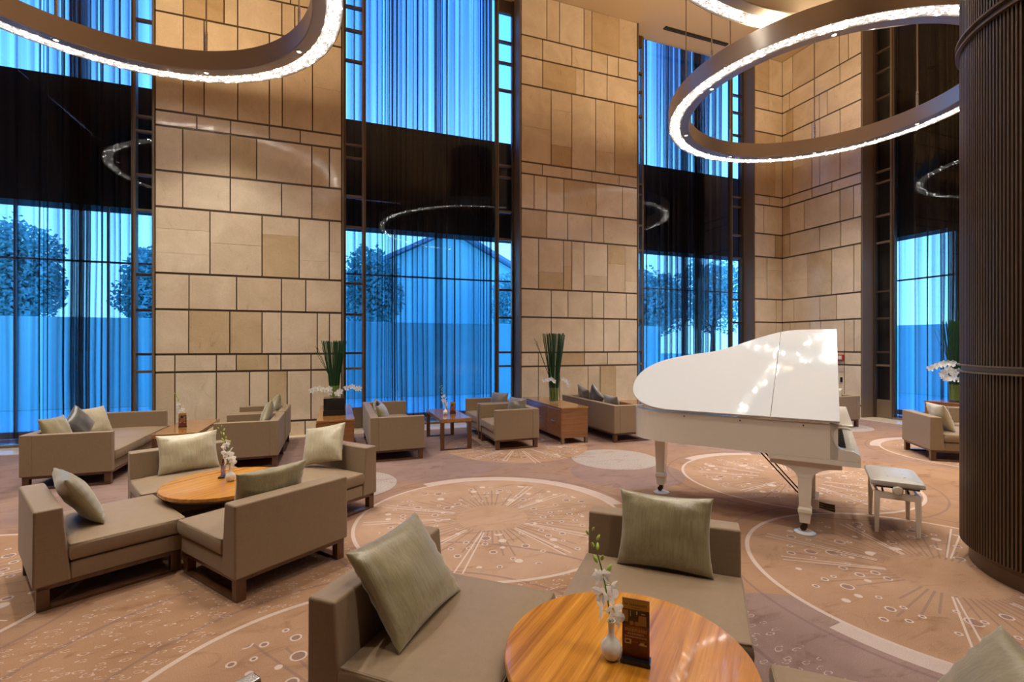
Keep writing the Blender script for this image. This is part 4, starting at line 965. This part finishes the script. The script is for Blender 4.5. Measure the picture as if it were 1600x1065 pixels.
arch(ra, [(0, 0, 0.0), (-0.08, -0.08, 0.16), (-0.2, -0.10, 0.16), (-0.3, -0.09, 0.12)]); arch(ra, [(0.02, 0, 0.0), (0.1, -0.08, 0.13), (0.22, -0.10, 0.16), (0.35, -0.08, 0.13)])
# glass cylinder of reeds on the long cabinet
gx, gy = 3.72, 7.93
gv = tag(link('glass_cylinder', MB().lathe([(0, 0.001), (0.085, 0.001), (0.085, 0.36), (0.079, 0.36), (0.079, 0.012), (0, 0.012)], 40).mesh('glass_cylinder', True), GLASS, None, (gx, gy, 0.61)), 'tall clear glass cylinder holding reeds on the long cabinet', 'vase')
rb = reeds(gx, gy, 0.625, 1.25, 80, 0.072, 0.21, 8, 3); tag(rb, 'tall flared dark green reeds with white orchids in the glass cylinder', 'plant', 'reed and orchid arrangements')
blossoms(rb, [((-0.22, -0.08, 0.40), (-.5, -1, .1)), ((-0.17, -0.10, 0.41), (-.2, -1, .2)), ((-0.11, -0.11, 0.42), (0, -1, .1)), ((-0.06, -0.12, 0.38), (.1, -1, .2)), ((0.12, -0.11, 0.42), (.1, -1, .1)), ((0.17, -0.11, 0.39), (.2, -1, .1)), ((0.21, -0.10, 0.35), (.3, -1, 0)), ((0.23, -0.10, 0.30), (.3, -1, -.2))], 0.95)
arch(rb, [(-0.02, 0, 0.3), (-0.08, -0.07, 0.44), (-0.24, -0.07, 0.40)]); arch(rb, [(0.02, 0, 0.3), (0.12, -0.07, 0.43), (0.24, -0.09, 0.30)])
# arrangement by the column
hx, hy = 10.73, 5.50
g2 = tag(link('glass_cylinder', MB().lathe([(0, 0.001), (0.10, 0.001), (0.10, 0.36), (0.094, 0.36), (0.094, 0.012), (0, 0.012)], 40).mesh('glass_cylinder', True), GLASS, None, (hx, hy, 0.61)), 'clear glass cylinder holding reeds by the bronze column', 'vase')
rc_ = reeds(hx, hy, 0.625, 1.5, 75, 0.085, 0.22, 9, 4); tag(rc_, 'tall dark green reeds with a thick cluster of white orchids by the bronze column', 'plant', 'reed and orchid arrangements')
pts = []; rr = random.Random(2)
for k in range(16): pts.append(((-0.06-0.30*rr.random()*(0.4+0.6*rr.random()), -0.05+0.25*rr.random()-0.1, 0.40+0.30*rr.random()), (-1, -0.3+rr.uniform(-.4, .4), rr.uniform(-.2, .3))))
for k in range(4): pts.append(((-0.38+0.07*k, 0.18-0.03*k, 0.60+0.03*k), (-1, -.3, .1)))
blossoms(rc_, pts, 1.35)
arch(rc_, [(0, 0, 0.3), (-0.1, 0.05, 0.62), (-0.38, 0.18, 0.60)])

# ------------------------------------------------------------------ grand piano: local x runs along the keyboard (bass to treble), y towards the tail
pn = empty('grand_piano', (3.958, 2.842, 0), R_(36.87)); tag(pn, 'white grand piano with its lid propped up on the carpet', 'piano')
PW, PL = 1.47, 1.85
def bez(p0, p1, p2, p3, n):
    return [tuple((1-t_)**3*a+3*(1-t_)**2*t_*b+3*(1-t_)*t_*t_*c+t_**3*d for a, b, c, d in zip(p0, p1, p2, p3)) for t_ in [k/n for k in range(n+1)]]
def outline(off=0.0):
    pts = [(PW+off, 0.0), (PW+off, 0.30)]
    pts += bez((PW+off, 0.30), (PW+off, 0.62), (1.14+off, 0.86), (1.02+off, 1.16), 14)[1:]
    pts += bez((1.02+off, 1.16), (0.94+off, 1.46), (0.84+off*0.7, PL+off), (0.44, PL+off), 14)[1:]
    pts += bez((0.44, PL+off), (0.14, PL+off), (0-off, 1.66), (0-off, 1.36), 12)[1:]
    pts += [(-off, 0.0)]
    return pts
ol = outline(); il = [(min(PW-0.055, max(0.055, x-(x-0.7)*0.075)), y-(y-0.8)*0.055 if y > 0.2 else 0.05) for x, y in ol]
rim = MB(); n = len(ol)
for i in range(n-1):
    a, b, c, d = ol[i], ol[i+1], il[i+1], il[i]
    z0, z1 = 0.68, 0.985
    rim.quad((*a, z0), (*b, z0), (*b, z1), (*a, z1)); rim.quad((*c, z0), (*d, z0), (*d, z1), (*c, z1)); rim.quad((*a, z1), (*b, z1), (*c, z1), (*d, z1)); rim.quad((*a, z0), (*d, z0), (*c, z0), (*b, z0))
bm_ = rim.mesh('rim', True, angle=40)
link('rim', bm_, IVORY, pn)
link('soundboard', MB().prism(il, 0.70, 0.82, 'z').mesh('soundboard'), mk_wood('spruce_board', (0.45, 0.28, 0.11, 1), (0.55, 0.36, 0.16, 1), (0.6, 0.42, 0.2, 1), 0.4, 0.2), pn)
link('iron_plate', MB().prism([(x-(x-0.7)*0.05, y-(y-0.85)*0.05) for x, y in il], 0.83, 0.86, 'z').mesh('plate', bevel=0.004), mat('gold_plate', (0.45, 0.30, 0.10, 1), 0.35, 0.8), pn)
cheek = [(0.06, 0.985), (0.0, 0.985), (-0.004, 0.955), (0.020, 0.925), (0.032, 0.885), (0.028, 0.84), (0.010, 0.805), (-0.022, 0.782), (-0.065, 0.772), (-0.112, 0.766), (-0.142, 0.750), (-0.155, 0.725), (-0.155, 0.68), (0.06, 0.68)]
for a in (0.0, PW-0.055): link('cheek', MB().prism(cheek, a, a+0.055, 'x').mesh('cheek', bevel=0.004), IVORY, pn)
link('keybed', MB().box(0.0, PW, -0.155, 0.52, 0.638, 0.679).mesh('keybed', bevel=0.004), IVORY, pn)
link('key_slip', MB().box(0.055, PW-0.055, -0.155, -0.118, 0.68, 0.735).mesh('keyslip', bevel=0.004), IVORY, pn)
link('fallboard', MB().prism([(0.036, 0.74), (0.05, 0.74), (0.05, 0.965), (0.012, 0.965), (0.030, 0.88)], 0.055, PW-0.055, 'x').mesh('fallboard', bevel=0.003), BLACK, pn)
link('case_front', MB().prism([(0.06, 0.70), (0.09, 0.70), (0.09, 0.97), (0.06, 0.97)], 0.055, PW-0.055, 'x').mesh('case_front'), IVORY, pn)
link('music_shelf', MB().box(0.004, PW-0.004, -0.105, 0.03, 0.965, 0.985).mesh('shelf', bevel=0.008, seg=3), IVORY, pn)
kw, kb = MB(), MB(); kx0, kx1 = 0.13, PW-0.13; kwid = (kx1-kx0)/52
for k in range(52): kw.box(kx0+k*kwid+0.0006, kx0+(k+1)*kwid-0.0006, -0.115, 0.034, 0.725, 0.750)
for k in range(51):
    if (k % 7) not in (1, 4): kb.box(kx0+(k+1)*kwid-0.0055, kx0+(k+1)*kwid+0.0055, -0.062, 0.034, 0.750, 0.763)
o = link('white_keys', kw.mesh('white_keys', bevel=0.0015, seg=1), KEYW, pn); o['kind'] = 'stuff'
o = link('black_keys', kb.mesh('black_keys', bevel=0.002, seg=1), KEYB, pn); o['kind'] = 'stuff'
for a, b in ((0.055, 0.128), (PW-0.128, PW-0.055)): link('key_block', MB().box(a, b, -0.118, 0.034, 0.72, 0.772).mesh('key_block', bevel=0.006), IVORY, pn)
# lid: two leaves hinged along the bass side, opened by about 33 degrees
lidE = empty('lid', (0, 0, 0)); lidE.parent = pn; lidE.location = (-0.012, 0, 0.996); lidE.rotation_euler = (0, -R_(32.6), 0)
lo_ = [(x+0.012, y) for x, y in outline(0.014)]
FOLD = 0.50
main = [p for p in lo_ if p[1] > FOLD]; xr = PW+0.014
hi_x = [p for p in lo_ if p[1] <= FOLD and p[0] > 0.7]
a_, b_ = hi_x[-1], main[0]; tcut = (FOLD-a_[1])/(b_[1]-a_[1]); cx_ = a_[0]+(b_[0]-a_[0])*tcut
front = [(-0.002, -0.012), (hi_x[0][0], -0.012)]+hi_x[1:]+[(cx_, FOLD-0.002), (-0.002, FOLD-0.002)]
mainp = [(cx_, FOLD+0.002)]+main+[(-0.002, FOLD+0.002)]
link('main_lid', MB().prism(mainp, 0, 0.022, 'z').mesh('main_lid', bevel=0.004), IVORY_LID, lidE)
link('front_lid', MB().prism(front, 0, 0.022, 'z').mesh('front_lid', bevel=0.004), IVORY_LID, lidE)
link('lid_prop', MB().tube([(PW-0.12, 0.62, 0.90), (PW-0.36, 0.62, 1.70)], 0.012, 8).mesh('prop', True), IVORY, pn)
for y_ in (0.25, 0.75, 1.25): link('hinge_screw', MB().tube([(-0.004, y_, 0.955), (0.002, y_, 0.955)], 0.007, 10).mesh('screw'), BRASSD, pn)
# legs
def leg(x, y, bracket):
    t = empty('leg', (x, y, 0)); t.parent = pn; t.location = (x, y, 0)
    prof = [(0.058, 0.64), (0.056, 0.56), (0.045, 0.26), (0.043, 0.235), (0.053, 0.215), (0.053, 0.19), (0.046, 0.17), (0.038, 0.095)]
    m = MB()
    for (h0, z0), (h1, z1) in zip(prof[:-1], prof[1:]):
        A = [(-h0, -h0, z0), (h0, -h0, z0), (h0, h0, z0), (-h0, h0, z0)]; B = [(-h1, -h1, z1), (h1, -h1, z1), (h1, h1, z1), (-h1, h1, z1)]
        for i in range(4): m.quad(A[i], A[(i+1) % 4], B[(i+1) % 4], B[i])
    m.quad((-.038, -.038, .095), (.038, -.038, .095), (.038, .038, .095), (-.038, .038, .095))
    link('post', m.mesh('post', True, angle=25), IVORY, t)
    if bracket:
        q = []
        for k in range(9): a = PI/2*k/8; q.append((0.26-0.20*math.sin(a), 0.595-0.10*(1-math.cos(a))))
        poly = [(-0.27, 0.637), (0.27, 0.637), (0.27, 0.597)]+q+[(-u, v) for u, v in q[::-1]]+[(-0.27, 0.597)]
        link('bracket', MB().prism(poly, -0.055, 0.055, 'x').mesh('bracket', bevel=0.003), IVORY, t)
    else:
        link('bracket', MB().box(-0.085, 0.085, -0.085, 0.085, 0.64, 0.70).mesh('bracket', bevel=0.004), IVORY, t)
    link('caster', MB().box(-0.016, 0.016, -0.02, 0.02, 0.05, 0.096).tube([(-0.014, 0.012, 0.045), (0.014, 0.012, 0.045)], 0.026, 16).mesh('caster', True), BRASSD, t)
    link('caster_cup', MB().lathe([(0, 0.001), (0.085, 0.001), (0.085, 0.008), (0.055, 0.022), (0.035, 0.018), (0, 0.012)], 40).mesh('cup', True), IVORY_LID, t)
leg(0.085, 0.24, True); leg(PW-0.085, 0.24, True); leg(0.56, 1.63, False)
ly = empty('pedal_lyre', (0, 0, 0)); ly.parent = pn; ly.location = (0.735, 0.20, 0)
link('lyre_posts', MB().box(-0.10, -0.06, -0.03, 0.03, 0.16, 0.64).box(0.06, 0.10, -0.03, 0.03, 0.16, 0.64).mesh('lp', bevel=0.004), IVORY, ly)
link('pedal_box', MB().box(-0.15, 0.15, -0.06, 0.06, 0.07, 0.17).mesh('pb', bevel=0.006), IVORY, ly)
for x in (-0.075, 0, 0.075): link('pedal', MB().tube([(x, -0.05, 0.085), (x, -0.13, 0.075), (x, -0.19, 0.068)], [0.008, 0.012, 0.016], 10).mesh('pedal', True), mat('dark_brass_pedal', (0.10, 0.08, 0.05, 1), 0.2, 1.0), ly)
for x in (-0.07, 0.07): link('brace_rod', MB().tube([(x, 0.05, 0.12), (x*1.2, 0.58, 0.70)], 0.007, 8).mesh('brace', True), BLACK, ly)

# ------------------------------------------------------------------ piano bench
bn = empty('piano_bench', (4.805, 2.94, 0), R_(38)); tag(bn, 'ivory piano bench with a tufted silver grey seat and round knob', 'bench')
BW, BD = 0.56, 0.30
for sx in (-1, 1):
    for sy in (-1, 1):
        x, y = sx*(BW/2-0.01), sy*(BD/2-0.01); m = MB()
        A = [(x-0.022, y-0.022), (x+0.022, y-0.022), (x+0.022, y+0.022), (x-0.022, y+0.022)]; B = [(x+0.004*sx-0.014, y+0.004*sy-0.014), (x+0.004*sx+0.014, y+0.004*sy-0.014), (x+0.004*sx+0.014, y+0.004*sy+0.014), (x+0.004*sx-0.014, y+0.004*sy+0.014)]
        for i in range(4): j = (i+1) % 4; m.quad((*A[i], 0.365), (*A[j], 0.365), (*B[j], 0.001), (*B[i], 0.001))
        m.quad(*[(*q, 0.365) for q in A]); m.quad(*[(*q, 0.001) for q in B])
        link('leg', m.mesh('leg', bevel=0.002, seg=1), IVORY, bn)
for sy in (-1, 1): link('apron', MB().box(-BW/2+0.012, BW/2-0.012, sy*(BD/2-0.01)-0.011, sy*(BD/2-0.01)+0.011, 0.305, 0.362).mesh('apron', bevel=0.002, seg=1), IVORY, bn)
for sx in (-1, 1): link('apron', MB().box(sx*(BW/2-0.01)-0.011, sx*(BW/2-0.01)+0.011, -BD/2+0.012, BD/2-0.012, 0.305, 0.362).mesh('apron', bevel=0.002, seg=1), IVORY, bn)
for s in (-1, 1):
    link('lift_arm', MB().tube([(-0.2, s*0.09, 0.34), (0.1, s*0.09, 0.41)], 0.008, 6).tube([(0.2, s*0.09, 0.34), (-0.1, s*0.09, 0.41)], 0.008, 6).mesh('lift', True), BLACK, bn)
link('seat_board', MB().box(-BW/2+0.01, BW/2-0.01, -BD/2-0.005, BD/2+0.005, 0.398, 0.412).mesh('sb'), BLACK, bn)
sm = cushion_mesh(-BW/2-0.02, BW/2+0.02, -BD/2-0.03, BD/2+0.03, 0.412, 0.475, 0.014)
st = link('seat_cushion', sm, VINYL, bn)
for i in range(4):
    for j in range(2): link('button', MB().lathe([(0, 0.008), (0.008, 0.006), (0.012, 0), (0, -0.002)], 14).mesh('button', True), VINYL, st, (-0.195+0.13*i, -0.06+0.12*j, 0.484))
for s in (-1, 1): link('knob', MB().lathe([(0, 0.052), (0.030, 0.046), (0.040, 0.026), (0.034, 0.008), (0.012, 0.004), (0.012, -0.05), (0, -0.05)], 24).mesh('knob', True), IVORY, bn, (s*(BW/2+0.0), 0, 0.392), (0, s*PI/2, 0))

# ------------------------------------------------------------------ small things on the right wall and in the foreground
fa = empty('fire_call_box', (WX, 7.98, 1.36)); tag(fa, 'small red fire call box on the limestone wall above the armchair', 'alarm')
link('case', MB().box(-0.05, 0.0, -0.07, 0.07, -0.07, 0.07).mesh('case', bevel=0.006), RED, fa); link('face', MB().box(-0.056, -0.05, -0.045, 0.045, -0.045, 0.045).mesh('face', bevel=0.002), PORC, fa)
tag(link('wall_notice', MB().box(-0.012, 0.0, -0.07, 0.07, -0.05, 0.05).mesh('notice', bevel=0.002), mat('pale_notice', (0.6, 0.52, 0.42, 1), 0.4), None, (WX, 7.98, 1.08)), 'small pale notice plate on the limestone under the fire call box', 'sign')
tag(link('key_switch', MB().box(-0.02, 0.0, -0.025, 0.025, -0.06, 0.06).mesh('switch', bevel=0.004), BLACK, None, (WX, 7.97, 0.84)), 'small black key switch on the limestone low beside the piano', 'switch')
hs = empty('steel_stand', (-0.2085, 1.116, 0), R_(37)); tag(hs, 'brushed steel stand whose bright top edge enters at the lower border', 'stand')
link('post', MB().box(-0.03, 0.03, -0.012, 0.012, 0.012, 0.93).mesh('post', bevel=0.003), STEEL, hs)
link('foot', MB().box(-0.14, 0.14, -0.10, 0.10, 0.001, 0.012).mesh('foot', bevel=0.003), STEEL, hs)
link('head', MB().prism([(-0.022, 0.925), (0.022, 0.925), (0.022, 0.938), (0.010, 0.95), (-0.022, 0.95)], -0.06, 0.06, 'x').mesh('head', bevel=0.003), STEEL, hs)
